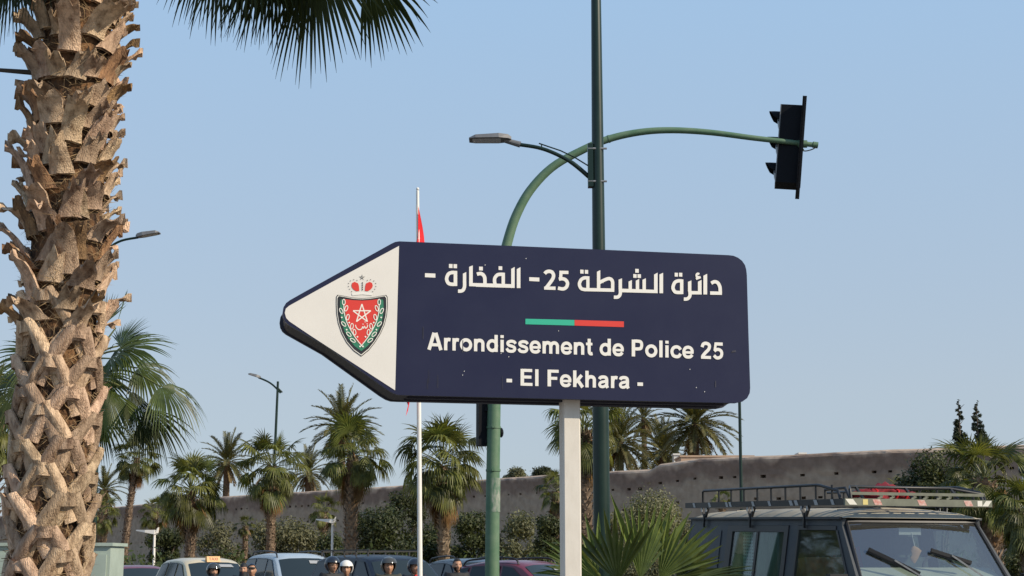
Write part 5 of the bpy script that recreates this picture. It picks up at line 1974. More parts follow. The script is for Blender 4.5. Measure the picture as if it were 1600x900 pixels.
P_SUV = [(2.3, .5), (2.28, .95), (2.15, 1.08), (1.05, 1.16), (.45, 1.70), (.1, 1.78), (-1.0, 1.80), (-2.05, 1.76), (-2.25, 1.15), (-2.3, .90), (-2.28, .5)]
W_SUV = [[(.78, 1.20), (.3, 1.62), (0, 1.64), (0, 1.16)], [(-.12, 1.16), (-.12, 1.64), (-.95, 1.65), (-.95, 1.16)], [(-1.07, 1.16), (-1.07, 1.65), (-1.95, 1.63), (-2.05, 1.20)]]
P_HAT = [(2.0, .42), (1.97, .72), (1.85, .85), (1.0, 1.02), (.25, 1.52), (-.15, 1.58), (-.8, 1.57), (-1.5, 1.48), (-1.92, .98), (-2.0, .78), (-1.97, .40)]
W_HAT = [[(.6, 1.06), (.05, 1.42), (-.2, 1.45), (-.2, .98)], [(-.3, .98), (-.3, 1.455), (-1.0, 1.44), (-1.1, .98)], [(-1.2, .99), (-1.1, 1.43), (-1.42, 1.36), (-1.6, 1.04)]]

car('taxi', 'cream taxi with an amber roof sign at the left of the traffic', 'taxi', 326, 38, radians(30), [(x, z * 1.02) for x, z in P_MPV], [[(x, z * 1.02) for x, z in w] for w in W_MPV], sign=True, cat='taxi', belt=1.0)
car('parked_car', 'dark maroon car whose roof barely shows left of the cream taxi', 'maroon', 216, 41, radians(30), [(x, z * .985) for x, z in P_HAT], [[(x, z * .985) for x, z in w] for w in W_HAT])
car('parked_car', 'pale blue silver high roofed car with roof rails right of the taxi', 'silver', 464, 38, radians(28), [(x, z * 1.035) for x, z in P_LUD], [[(x, z * 1.035) for x, z in w] for w in W_LUD], rails=True, belt=1.02)
car('off_road_car', 'dark navy boxy off road car with a roof rack behind the riders', 'navy_car', 607, 34, radians(34), [(x, z * 1.0) for x, z in P_SUV], [[(x, z * 1.0) for x, z in w] for w in W_SUV], W=1.85, Wr=1.5, belt=1.09, rack=True)
car('parked_car', 'slate blue car behind the bare headed man and traffic light mast', 'slate_car', 745, 36, radians(28), [(x, z * 1.09) for x, z in P_HAT], [[(x, z * 1.09) for x, z in w] for w in W_HAT], belt=1.05, rails=True)
car('parked_car', 'maroon car with black roof rails left of the sign post', 'maroon', 832, 31, radians(52), [(x, z * 1.055) for x, z in P_HAT], [[(x, z * 1.055) for x, z in w] for w in W_HAT], belt=1.02, rails=True)


# ================================================================== THE VAN IN FRONT AT RIGHT
def van():
    Yf = 13.4
    ph = radians(18)
    fr = at(1420, 812, Yf)
    c = Vector((fr.x, Yf, 0))
    root = thing('camper_van', 'dark blue grey boxy off road van with a loaded roof rack at right', 'van', c)
    root.rotation_euler = (0, radians(1.5), -pi / 2 + ph)
    root.location.z = 0.0
    # x forward from the top edge of the windscreen, y to the van's left, z up
    XR = -3.15
    WG, WB = .70, .80          # half width at the gutter and at the belt
    ZG, ZB, ZR = 1.99, 1.34, 2.075

    def hw(z):
        return WB + (WG - WB) * max(0, (z - ZB)) / (ZG - ZB)

    def B(name, b, m, parent=None, smooth=None):
        return b.build(name, m, parent or root, smooth)
    # lower body with bonnet
    b = MB()
    prof = [(1.28, .45), (1.30, .75), (1.26, 1.08), (1.18, 1.16), (.80, 1.24), (.47, 1.30), (.40, ZB), (-.4, ZB), (-1.6, ZB), (XR + .05, ZB), (XR, 1.2), (XR, .45)]
    rows = []
    for x, z in prof:
        w = WB + .03
        rows.append([(x, u * w, z - (.02 * abs(u) ** 2 if x > .42 else 0) - (.03 if abs(u) == 1 and x > .42 else 0)) for u in (-1, -.92, -.5, 0, .5, .92, 1)])
    b.grid(rows)
    for e, idx in ((-1, 0), (1, 6)):
        cols = []
        for i, (x, z) in enumerate(prof):
            t = rows[i][idx]
            cols.append([t, (x, e * (WB + .045), min(t[2] - .01, .95)), (x, e * (WB + .02), .42)])
        if e < 0: cols = [list(reversed(q)) for q in cols]
        b.grid(cols)
    B('body', b, M['van'], smooth=35)
    # greenhouse sides: pillars, header, blank rear panel
    def strip(b, x0, x1, z0, z1, e, t=.035, off=0.0, shear0=0.0, shear1=0.0):
        """panel on the sloping side; shear moves the top edge ends"""
        q = [(x0, z0), (x1, z0), (x1 + shear1, z1), (x0 + shear0, z1)]
        out = [Vector((x, e * (hw(z) + off), z)) for x, z in q]
        b.prism(out if e > 0 else list(reversed(out)), (0, -e * t, 0))
    for e in (-1, 1):
        b = MB()
        strip(b, XR, 0.0, 1.925, ZG, e)                                   # header
        strip(b, XR, -2.22, ZB, 1.9245, e)                                # blank rear quarter
        strip(b, -.94, -.78, ZB, 1.9245, e)                               # pillar behind the front door
        b.prism([Vector((x, e * hw(z), z)) for x, z in ((-.10, 1.9245), (0.0, 1.9245), (.44, ZB), (.30, ZB))][::e], (0, -e * .05, 0))   # windscreen pillar
        B('side_panel', b, M['van'])
        b = MB()
        strip(b, XR + .12, -2.36, 1.42, 1.87, e, .012, .008)              # pressed panel
        B('pressed_panel', b, M['van'])
        b = MB()
        strip(b, -2.215, -2.10, ZB, 1.9235, e, .02, .010); strip(b, -1.02, -.945, ZB, 1.9235, e, .02, .010)
        strip(b, -2.0995, -1.0205, 1.862, 1.9235, e, .02, .010); strip(b, -2.0995, -1.0205, ZB, 1.40, e, .02, .010)
        wf = B('window_frame', b, M['trim'])
        b = MB(); strip(b, -2.10, -1.02, 1.40, 1.862, e, .005, -.002); B('side_window', b, M['glass'], wf)
        b = MB(); strip(b, -1.585, -1.545, 1.401, 1.861, e, .012, .006); B('window_divider', b, M['trim'], wf)
        b = MB()
        strip(b, -.775, -.745, ZB, 1.922, e, .018, .008); strip(b, -.7445, -.085, 1.885, 1.922, e, .018, .008)
        q = [(-.085, 1.885), (-.055, 1.885), (.30, ZB), (.27, ZB)]
        b.prism([Vector((x, e * (hw(z) + .008), z)) for x, z in q][::e], (0, -e * .018, 0))
        df = B('door_frame', b, M['trim'])
        b = MB(); b.prism([Vector((x, e * (hw(z) - .004), z)) for x, z in ((-.745, ZB), (.275, ZB), (-.085, 1.884), (-.745, 1.884))][::e], (0, -e * .005, 0)); B('door_glass', b, M['glass'], df)
        b = MB(); b.bar((XR + .01, e * (WG + .018), ZG + .002), (-.01, e * (WG + .018), ZG + .002), .035, .022); B('rain_gutter', b, M['van'])
        b = MB(); strip(b, -.80, -.80 + .012, .6, 1.33, e, .01, .048); strip(b, -2.24, -2.228, .6, 1.33, e, .01, .048); B('door_seam', b, M['trim'])
    # rear wall
    b = MB(); b.prism([(XR, -WB, ZB), (XR, WB, ZB), (XR, WG, ZG), (XR, -WG, ZG)], (.04, 0, 0)); B('rear_door', b, M['van'])
    b = MB(); b.prism([(XR - .006, -.5, 1.45), (XR - .006, .5, 1.45), (XR - .006, .46, 1.86), (XR - .006, -.46, 1.86)], (.004, 0, 0)); B('rear_window', b, M['glass_dark'])
    # roof shell
    b = MB(); rows = []
    for x, dz in ((XR - .01, -.085), (XR + .04, -.045), (XR + .14, -.012), (XR + .4, 0), (-1.6, .012), (-.7, .006), (-.25, -.004), (-.08, -.022), (-.01, -.05), (.035, -.085)):
        row = []
        for u in (-1, -.97, -.9, -.75, -.4, 0, .4, .75, .9, .97, 1):
            f = 1 - abs(u) ** 5.0
            row.append((x, u * (WG + .012), ZG + .006 + (ZR - ZG + dz) * max(0.0, f) if dz > -.08 else ZG + .004))
        rows.append(row)
    b.grid(rows)
    roof = B('roof', b, M['van_roof'], smooth=50)
    for x in (-2.45, -1.75, -1.05, -.42):
        b = MB(); b.grid([[(x - .02, u * WG * .72, ZR + .006 - .02 * u * u) for u in (-1, -.5, 0, .5, 1)], [(x, u * WG * .72, ZR + .018 - .02 * u * u) for u in (-1, -.5, 0, .5, 1)], [(x + .02, u * WG * .72, ZR + .006 - .02 * u * u) for u in (-1, -.5, 0, .5, 1)]]); B('roof_rib', b, M['van_roof'], roof)
    # windscreen with rubber surround
    wsb, wst = Vector((.455, 0, ZB + .0)), Vector((.012, 0, ZG - .012))
    def ws(u, t, off=0.0):
        p = wsb.lerp(wst, t)
        w = (hw(p.z) - .045)
        nrm = Vector((wst - wsb).normalized()); nn = Vector((nrm.z, 0, -nrm.x))
        return p + Vector((-.035 * u * u, u * w, 0)) + nn * off
    us = [i / 6 for i in range(-6, 7)]
    b = MB(); b.grid([[ws(u, t) for u in us] for t in (0.02, .25, .5, .75, .97)]); wsc = B('windscreen', b, M['screen'], smooth=60)
    b = MB()
    loop = [ws(u, .97, .004) for u in us] + [ws(1, t, .004) for t in (.75, .5, .25, .02)] + [ws(u, .02, .004) for u in reversed(us)] + [ws(-1, t, .004) for t in (.25, .5, .75)]
    b.tube(loop + [loop[0]], .016, 6, caps=False); B('screen_seal', b, M['trim'], wsc)
    for (a0, a1, a2) in (((-.82, .58), (-.24, .26), (-.08, .10)), ((.05, .57), (.55, .40), (.74, .10))):
        b = MB()
        b.bar(ws(a0[0], a0[1], .03), ws(a1[0], a1[1], .03), .022, .03); b.bar(ws(a0[0], a0[1], .02), ws(a1[0], a1[1], .02), .012, .04)
        w_ = B('wiper', b, M['trim'], wsc)
        mid = ws((a0[0] + a1[0]) / 2, (a0[1] + a1[1]) / 2, .045)
        b = MB(); b.bar(mid, ws(a2[0], a2[1], .03), .014, .014); B('wiper_arm', b, M['steel'], w_)
    # door mirrors
    for e in (-1, 1):
        b = MB(); c_ = Vector((.34, e * (WB + .17), 1.40)); b.box(c_, (.07, .17, .24)); m_ = B('mirror', b, M['trim'])
        b = MB(); b.box(c_ + Vector((-.038, 0, 0)), (.006, .145, .21)); B('mirror_glass', b, M['alloy'], m_)
        b = MB(); b.bar((.40, e * (WB - .01), 1.33), c_ + Vector((0, 0, -.05)), .025); b.bar((.36, e * (WB - .02), 1.36), c_ + Vector((0, 0, .02)), .02); B('mirror_arm', b, M['trim'], m_)
    # interior
    b = MB(); b.box((-1.4, 0, .75), (3.4, 1.5, .06)); B('floor', b, M['interior'])
    b = MB(); b.add([(XR + .05, -WG + .05, ZG - .02), (-.05, -WG + .05, ZG - .02), (-.05, WG - .05, ZG - .02), (XR + .05, WG - .05, ZG - .02)], [(0, 1, 2, 3)]); B('headlining', b, M['interior'])
    b = MB(); b.box((-1.18, 0, 1.33), (.05, 1.42, 1.1)); B('bulkhead', b, M['interior'])
    b = MB(); b.prism([(.33, -.72, 1.46), (.08, -.70, 1.565), (-.04, -.70, 1.50), (-.02, -.70, 1.0), (.42, -.72, 1.0)], (0, 1.42, 0)); B('dashboard', b, M['dash'])  # top raised and pale, imitating the reflection low in the screen
    for y, m_ in ((-.40, 'pattern'), (.40, 'seat')):
        b = MB(); b.box((-.55, y, 1.0), (.5, .5, .16)); b.box((-.80, y, 1.32), (.14, .50, .62), Matrix.Rotation(-.12, 3, 'Y')); s_ = B('seat', b, M[m_])
        b = MB(); b.box((-.845, y, 1.74), (.09, .26, .17)); b.cyl((-.84, y - .07, 1.6), (-.84, y - .07, 1.7), .01, 6); b.cyl((-.84, y + .07, 1.6), (-.84, y + .07, 1.7), .01, 6); B('headrest', b, M['seat'], s_)
    b = MB(); R = Matrix.Rotation(radians(62), 3, 'Y'); cc = Vector((-.16, .40, 1.50))
    b.tube([cc + R @ Vector((.19 * cos(2 * pi * i / 20), .19 * sin(2 * pi * i / 20), 0)) for i in range(21)], .014, 8, caps=False)
    b.bar(cc + R @ Vector((0, -.19, 0)), cc + R @ Vector((0, .19, 0)), .03); b.cyl(cc, (.05, .40, 1.38), .025, 8); B('steering_wheel', b, M['trim'])
    b = MB(); b.box((-.06, .0, 1.88), (.03, .24, .075)); b.bar((-.06, 0, 1.9), (-.02, 0, 1.97), .015); mi = B('rear_mirror', b, M['trim'])
    b = MB(); b.box((-.043, 0, 1.88), (.004, .225, .062)); B('mirror_glass', b, M['refl_grey'], mi)
    # red straps on the bulkhead
    for y in (-.12, .16):
        b = MB(); b.box((-1.145, y, 1.52), (.012, .05, .42), Matrix.Rotation(.2, 3, 'X')); B('strap', b, M['red_cloth'])
    # pale perforated sheet and green curtain just inside the right hand sliding window
    b = MB()
    nx, nz = 6, 14
    x0, x1, z0, z1 = -2.02, -1.80, 1.41, 1.86
    yy = -.655
    for i in range(nx):
        for j in range(nz):
            xa, xb = x0 + (x1 - x0) * i / nx, x0 + (x1 - x0) * (i + 1) / nx
            za, zb = z0 + (z1 - z0) * j / nz, z0 + (z1 - z0) * (j + 1) / nz
            g = .30
            o = [(xa, yy, za), (xb, yy, za), (xb, yy, zb), (xa, yy, zb)]
            mx_, mz_ = (xa + xb) / 2, (za + zb) / 2
            inn = [(mx_ + (q[0] - mx_) * .5, yy, mz_ + (q[2] - mz_) * .5) for q in o]
            b.add(o + inn, [(k, (k + 1) % 4, 4 + (k + 1) % 4, 4 + k) for k in range(4)])
    B('perforated_sheet', b, M['perf'])
    b = MB(); rows = []
    for z in (1.40, 1.6, 1.87):
        rows.append([(-1.80 + .75 * i / 30, -.63 + .022 * sin(i * 1.3), z) for i in range(31)])
    b.grid(rows); B('curtain', b, M['curtain'], smooth=60)
    # wheels, bumper, lamps (below the frame)
    for x in (.62, -2.25):
        for e in (-1, 1):
            b = MB(); c_ = Vector((x, e * .70, .38)); b.tube([c_ + Vector((0, -.12, 0)), c_ + Vector((0, .12, 0))], .38, 24); w_ = B('wheel', b, M['rubber'], smooth=40)
            b = MB(); b.tube([c_ + Vector((0, e * .10, 0)), c_ + Vector((0, e * .128, 0))], .21, 18); B('rim', b, M['steel'], w_)
    b = MB(); b.box((1.36, 0, .58), (.12, 1.72, .18)); B('bumper', b, M['trim'])
    b = MB(); b.box((1.315, 0, .93), (.03, .8, .26)); B('grille', b, M['trim'])
    for e in (-1, 1):
        b = MB(); b.tube([(1.28, e * .58, .93), (1.325, e * .58, .93)], .12, 18); B('headlight', b, M['lens'])
    # ---------------- roof rack
    rk = link('roof_rack', None, root)
    Z0 = 2.13
    RX0, RX1, RY = .12, XR - .05, .73

    def RB(name, b, m, smooth=None):
        return b.build(name, m, rk, smooth)
    for e in (-1, 1):
        b = MB(); b.bar((RX1, e * RY, Z0), (RX0 - .02, e * RY, Z0), .03, .055); RB('side_beam', b, M['rack'])
        b = MB()
        zt = Z0 + .15
        b.tube([(RX1 + .42, e * RY, Z0 + .028), (RX1 + .42, e * RY, zt - .012), (RX1 + .45, e * RY, zt), (-.38, e * RY, zt + .006), (-.32, e * RY, zt), (-.02, e * RY, Z0 + .10), (.02, e * RY, Z0 + .028)], .014, 8)
        RB('side_rail', b, M['rack'], 50)
        for k in range(9):
            x = RX1 + .80 + k * .285
            b = MB(); b.cyl((x, e * RY, Z0 + .02), (x, e * RY, zt + .002), .011, 8); RB('upright', b, M['rack'])
        for k, x in enumerate((-2.75, -1.70, -.62)):
            b = MB(); b.bar((x - .07, e * (RY - .01), Z0 - .03), (x, e * (RY - .005), ZG + .0), .028, .02); b.bar((x + .07, e * (RY - .01), Z0 - .03), (x, e * (RY - .005), ZG + .0), .028, .02)
            b.bar((x, e * (RY + .003), ZG + .05), (x, e * (RY + .010), ZG - .09), .022, .018)
            RB('clamp', b, M['rack'])
            for dx in (-.05, .06):
                b = MB(); b.box((x + dx, e * (RY + .008), Z0 - .045), (.03, .006, .05)); RB('clamp_plate', b, M['refl_grey'])
    # reflector pieces on the right-hand beam
    for x, wd in ((-2.98, .05), (-2.60, .05), (-2.20, .05), (-2.12, .05), (-1.62, .05), (-1.28, .05), (-.86, .06), (-.76, .06), (-.40, .06), (-.1, .05)):
        b = MB(); b.add([(x, -RY - .0175, Z0 - .024), (x + wd, -RY - .0175, Z0 - .024), (x + wd - .03, -RY - .0175, Z0 + .024), (x - .03, -RY - .0175, Z0 + .024)], [(0, 1, 2, 3)]); RB('reflector', b, M['refl_grey'])
    # front plate and railings
    b = MB(); b.bar((RX0, -RY - .02, Z0), (RX0, RY + .02, Z0), .025, .062); RB('front_beam', b, M['rack_olive'])
    b = MB(); b.bar((RX1, -RY, Z0), (RX1, RY, Z0), .025, .055); RB('rear_beam', b, M['rack'])
    for y, wd, m_, sk in ((-.69, .075, 'refl_white', .02), (-.55, .05, 'refl_yellow', 0), (-.43, .075, 'refl_red', .012), (.02, .075, 'refl_red', .012), (.50, .075, 'refl_red', .012), (.62, .05, 'refl_white', 0), (.695, .06, 'refl_white', -.02)):
        b = MB(); xx = RX0 + .0145; b.add([(xx, y - wd / 2 + sk, Z0 - .024), (xx, y + wd / 2 + sk, Z0 - .024), (xx, y + wd / 2 - sk, Z0 + .024), (xx, y - wd / 2 - sk, Z0 + .024)], [(0, 1, 2, 3)]); RB('reflector', b, M[m_])
    zt = Z0 + .135
    b = MB(); b.tube([(RX0 - .01, -RY + .05, Z0 + .03), (RX0 - .02, -RY + .05, zt - .03), (-.02, -RY + .12, zt), (-.02, RY - .32, zt), (RX0 - .02, RY - .04, zt - .055), (RX0 - .01, RY - .04, Z0 + .03)], .014, 8); RB('front_rail', b, M['rack'], 50)
    b = MB(); b.bar((RX0 - .015, -RY + .05, Z0 + .075), (RX0 - .015, RY - .05, Z0 + .075), .016, .026); RB('middle_rail', b, M['rack_olive'])
    for y in (-.55, .42, -.05):
        b = MB(); b.bar((RX0 - .02, y, Z0 + .03), (-.02, y, zt), .02); RB('upright', b, M['rack'])
    for y in (-.36, -.24, -.02, .10, .24, .34):
        b = MB(); sx = .05
        b.bar((RX0 - .013, y - sx, Z0 + .032), (RX0 - .013, y, Z0 + .052), .008, .016); b.bar((RX0 - .013, y, Z0 + .052), (RX0 - .013, y - sx, Z0 + .074), .008, .016); RB('chevron', b, M['rack_olive'])
    # inner basket hoop and floor slats
    b = MB(); b.tube([(-.55, -.55, Z0 + .03), (-.55, -.55, Z0 + .12), (-.20, -.55, Z0 + .13), (-.12, -.55, Z0 + .03)], .013, 8); RB('hoop', b, M['rack'], 50)
    for k in range(9):
        x = RX1 + .25 + k * .36
        b = MB(); b.bar((x, -RY + .014, Z0 - .004), (x, RY - .014, Z0 - .004), .035, .02); RB('slat', b, M['rack'])
    bpy.context.view_layer.update()
    # red cloth bundle lying on the rack (a thing of its own)
    rng = random.Random(8)
    def place(p):
        return root.matrix_world @ Vector(p)
    o = place((-.22, -.15, Z0 + .02))
    rb_ = thing('cloth_bundle', 'crumpled red cloth bundle tied on the front of the van roof rack', 'bundle', o)
    rb_.rotation_euler = root.rotation_euler
    b = MB(); rows = []
    for i in range(15):
        t = i / 14
        rows.append([])
        for j in range(16):
            a = 2 * pi * j / 16
            r = (.055 + .02 * sin(9 * t + 2 * a) + .014 * sin(21 * t + 5 * a)) * (.35 + sin(pi * min(.97, max(.03, t))) * .9)
            rows[-1].append((r * cos(a) * 1.4 + .03 * sin(8 * t), (t - .5) * .62, max(-.005, .05 + r * sin(a) * 1.1 + .012 * sin(14 * t))))
    b.grid(rows, close=True)
    b.build('cloth', M['red_cloth'], rb_, 180)
    for y in (-.12, .10, .2):
        b = MB(); b.tube([(.09 * cos(a), y + .015 * sin(3 * a), .05 + .075 * sin(a)) for a in [2 * pi * i / 12 for i in range(13)]], .008, 6, caps=False); b.build('rope', M['flag_red'], rb_)
    # hanging ornament behind the windscreen
    o = place((-.02, .03, 1.66))
    orn = thing('hanging_ornament', 'tan ornament hanging from the rear view mirror inside the van windscreen', 'ornament', o)
    orn.rotation_euler = root.rotation_euler
    b = MB(); rows = []
    for z, r in ((.09, .010), (.075, .035), (.05, .055), (.02, .04), (-.01, .042), (-.04, .03), (-.06, .010)):
        rows.append([(r * .35 * cos(2 * pi * k / 10), r * sin(2 * pi * k / 10) + .015 * sin(z * 40), z) for k in range(10)])
    b.grid(rows, close=True); b.build('charm', M['ornament'], orn, 60)
    b = MB(); b.cyl((-.0, 0, .09), (-.03, -.02, .25), .004, 5); b.build('cord', M['refl_grey'], orn)


van()


# ================================================================== RIDERS WAITING IN THE ROAD
def skin_mesh(name, chains, mat_, voxel=None, extra=None, sub=1):
    """grow one continuous surface round connected edges: chains of (position, radius); joints shared by position"""
    idx, V, E, R = {}, [], [], []

    def vid(p, r):
        k = tuple(round(c, 4) for c in p)
        if k not in idx:
            idx[k] = len(V); V.append(p); R.append(r)
        return idx[k]
    for ch in chains:
        pr = None
        for p, r in ch:
            v = vid(p, r)
            if pr is not None and pr != v: E.append((pr, v))
            pr = v
    me = bpy.data.meshes.new(name)
    me.from_pydata(V, E, [])
    o = bpy.data.objects.new(name, me)
    COL.objects.link(o)
    sk = o.modifiers.new('skin', 'SKIN')
    sd = me.skin_vertices[0].data if me.skin_vertices else None
    if sd is None:
        bm = bmesh.new(); bm.from_mesh(me); bm.verts.layers.skin.verify(); bm.to_mesh(me); bm.free()
        sd = me.skin_vertices[0].data
    for i, r in enumerate(R):
        r = r if hasattr(r, '__len__') else (r, r)
        sd[i].radius = r
        sd[i].use_root = (i == 0)
    ss = o.modifiers.new('sub', 'SUBSURF'); ss.levels = sub; ss.render_levels = sub
    dg = bpy.context.evaluated_depsgraph_get()
    dg.update()
    out = bpy.data.meshes.new_from_object(o.evaluated_get(dg))
    bpy.data.objects.remove(o)
    if extra:
        bm = bmesh.new(); bm.from_mesh(out)
        t = bpy.data.meshes.new('t'); t.from_pydata([tuple(v) for v in extra.v], [], extra.f); bm.from_mesh(t)
        bm.to_mesh(out); bm.free()
    if voxel:
        o = bpy.data.objects.new(name, out); COL.objects.link(o)
        rm = o.modifiers.new('remesh', 'REMESH'); rm.mode = 'VOXEL'; rm.voxel_size = voxel
        dg = bpy.context.evaluated_depsgraph_get(); dg.update()
        out = bpy.data.meshes.new_from_object(o.evaluated_get(dg))
        bpy.data.objects.remove(o)
    out.name = name
    out.materials.clear(); out.materials.append(mat_)
    out.polygons.foreach_set('use_smooth', [True] * len(out.polygons))
    out.update()
    return out


def head_surface():
    """face looking along -y; centre at the origin, crown at z=.118, chin at z=-.115"""
    b = MB()
    nu, nv = 40, 30
    rows = []
    for i in range(nv + 1):
        t = pi * i / nv
        z0 = cos(t)
        row = []
        for j in range(nu):
            a = 2 * pi * j / nu
            x, y, z = .077 * sin(t) * sin(a), -.098 * sin(t) * cos(a), .118 * z0
            front = max(0, -y / .098)
            if z < 0:
                k = -z / .118
                x *= 1 - .30 * k * k
                y = y * (1 - .12 * k) - .012 * k * front
                z -= .004 * k
            ax = abs(x)
            g = lambda cx, cz, sx, sz: math.exp(-((ax - cx) / sx) ** 2 - ((z - cz) / sz) ** 2)
            if y < 0:
                nose = g(0, -.022, .013, .026) * (.022 + .010 * (-z / .04 if -.045 < z < .02 else 0))
                y -= max(0, nose)
                y -= .007 * g(.028, .028, .025, .009)          # brow
                y += .010 * g(.031, .008, .016, .012)          # eye sockets
                y -= .007 * g(0, -.066, .022, .008)            # lips
                y += .004 * g(0, -.057, .02, .005)
                y -= .008 * g(0, -.098, .022, .014)            # chin
                y -= .005 * g(.043, -.018, .018, .016)         # cheek bones
            row.append((x, y, z))
        rows.append(row)
    b.grid(rows, close=True)
    for e in (-1, 1):
        b.ball((e * .079, .012, -.006), (.010, .020, .032), 8, 6)
    return b


HEADZ = 1.585


def person_meshes():
    hd = head_surface()
    hd.v = [(x, y - .01, z + HEADZ) for x, y, z in hd.v]
    body = [[((0, 0, .94), .13), ((0, -.005, 1.10), .125), ((0, 0, 1.28), .14), ((0, .01, 1.40), .095), ((0, .012, 1.46), .055), ((0, .0, 1.56), .058)]]
    for e in (-1, 1):
        body.append([((0, 0, 1.28), .14), ((e * .17, .01, 1.375), .062), ((e * .235, -.01, 1.15), .046), ((e * .21, -.22, 1.05), .036), ((e * .17, -.36, 1.06), .027), ((e * .165, -.42, 1.058), (.034, .018))])
        w = Vector((e * .165, -.42, 1.058))
        for k, (dx, ln) in enumerate(((-.03, .062), (-.011, .072), (.010, .068), (.030, .052))):
            a = w + Vector((dx, -.028, .004)); c = a + Vector((dx * .15, -ln * .6, -.004)); d = c + Vector((0, -ln * .30, -ln * .42))
            body.append([(tuple(w), (.034, .018)), (tuple(a), .0095), (tuple(c), .0088), (tuple(d), .0075)])
        th = w + Vector((-e * .036, .01, -.006))
        body.append([(tuple(w), (.034, .018)), (tuple(th), .0105), (tuple(th + Vector((-e * .018, -.034, -.012))), .0085)])
        body.append([((0, 0, .94), .13), ((e * .13, 0, .86), .092), ((e * .21, -.06, .48), .06), ((e * .22, .02, .10), .042), ((e * .225, .0, .05), .04), ((e * .235, -.15, .03), .034)])
    flesh = skin_mesh('person', body, M['skin'], .011, hd)
    jk = [[((0, 0, .90), .155), ((0, -.005, 1.08), .158), ((0, .005, 1.27), .172), ((0, .012, 1.42), .135), ((0, .010, 1.485), .092)]]
    for e in (-1, 1):
        jk.append([((0, .005, 1.27), .172), ((e * .180, .012, 1.415), .095), ((e * .245, -.008, 1.15), .068), ((e * .218, -.22, 1.048), .056), ((e * .176, -.345, 1.058), .043)])
    tr = [[((0, 0, .95), .148), ((0, 0, .88), .14)]]
    for e in (-1, 1):
        tr.append([((0, 0, .88), .14), ((e * .13, 0, .82), .108), ((e * .212, -.06, .48), .078), ((e * .22, .015, .10), .062)])
    jm = skin_mesh('jacket', jk, M['jacket_black'], .014)
    tm = skin_mesh('trousers', tr, M['trousers'], .016)
    return flesh, jm, tm


FLESH, JACKET, TROUSERS = person_meshes()


def with_mat(me, m, cache={}):
    k = (me.name, m.name)
    if k not in cache:
        c = me.copy(); c.materials.clear(); c.materials.append(m); cache[k] = c
    return cache[k]


def helmet_mesh(mat_, full=True):
    b = MB()
    rows = []
    nu, nv = 36, 22
    for i in range(nv + 1):
        t = pi * .86 * i / nv
        row = []
        for j in range(nu):
            a = 2 * pi * j / nu
            x, y, z = .130 * sin(t) * sin(a), -.148 * sin(t) * cos(a), .138 * cos(t)
            row.append(Vector((x, y + .004, z + .028)))
        rows.append(row)
    V = [p for r in rows for p in r]
    F = []
    for i in range(nv):
        for j in range(nu):
            a = 2 * pi * (j + .5) / nu
            z = (rows[i][j].z + rows[i + 1][j].z) / 2
            fr = cos(a)
            if fr > .38 and z < .052: continue            # open face
            F.append((i * nu + j, i * nu + (j + 1) % nu, (i + 1) * nu + (j + 1) % nu, (i + 1) * nu + j))
    b.add(V, F)
    n = len(b.v)
    V2 = [p * .90 + Vector((0, 0, .003)) for p in V]
    b.add(V2, [tuple(reversed(f)) for f in F])
    # close the rim between shell and lining
    from collections import Counter
    ec = Counter()
    for f in F:
        for k in range(4):
            e = (f[k], f[(k + 1) % 4]); ec[tuple(sorted(e))] += 1
    for f in F:
        for k in range(4):
            p, q = f[k], f[(k + 1) % 4]
            if ec[tuple(sorted((p, q)))] == 1 and p != q:
                b.f.append((q, p, p + n, q + n))
    return b.mesh('helmet', mat_, 50)


def visor_mesh(up=True):
    b = MB(); rows = []
    for i in range(6):
        t = i / 5
        z = (.062 + .075 * t) if up else (.056 - .075 * t)
        row = []
        for j in range(15):
            a = -1.15 + 2.3 * j / 14
            r = 1.045 + (.05 if up else 0)
            zz = z + .028 * 0
            k = sqrt(max(.2, 1 - ((zz - .028) / .150) ** 2))
            row.append((.132 * r * k * sin(a), -.150 * r * k * cos(a) + .004, zz))
        rows.append(row)
    b.grid(rows)
    b.grid([[Vector(p) * .985 for p in r] for r in rows][::-1])
    return b.mesh('visor', M['visor'], 60)


VISOR_UP, VISOR_DOWN = visor_mesh(True), visor_mesh(False)
EYE_M = MB(); EYE_M.ball((0, 0, 0), (.011, .006, .006), 8, 6); EYE_MESH = EYE_M.mesh('eye', M['hair'], 60)
BROW = MB(); BROW.bar((-.016, 0, -.002), (.016, 0, .002), .005, .006); BROW_MESH = BROW.mesh('eyebrow', M['hair'])
LIP = MB(); LIP.ball((0, 0, 0), (.021, .004, .004), 10, 6); LIP_MESH = LIP.mesh('mouth', mat('lips', (0.22, .075, .06), .6), 60)


def cap_mesh(mat_, zmin=.02, r=1.07, back=True, name='hair'):
    b = MB(); rows = []
    nu, nv = 30, 12
    for i in range(nv + 1):
        row = []
        for j in range(nu):
            a = 2 * pi * j / nu
            lim = zmin + (.058 if cos(a) > .45 else .02 if cos(a) > .1 else -.055)
            t1 = math.acos(max(-1, min(1, lim / .124)))
            t = t1 * i / nv
            wob = 1 + .012 * sin(7 * a + 3 * t)
            row.append((.077 * r * wob * sin(t) * sin(a), -.098 * r * wob * sin(t) * cos(a), .121 * r * cos(t)))
        rows.append(row)
    b.grid(rows, close=True)
    b.grid([[Vector(p) * .95 for p in r_] for r_ in rows][::-1], close=True)
    return b.mesh(name, mat_, 60)


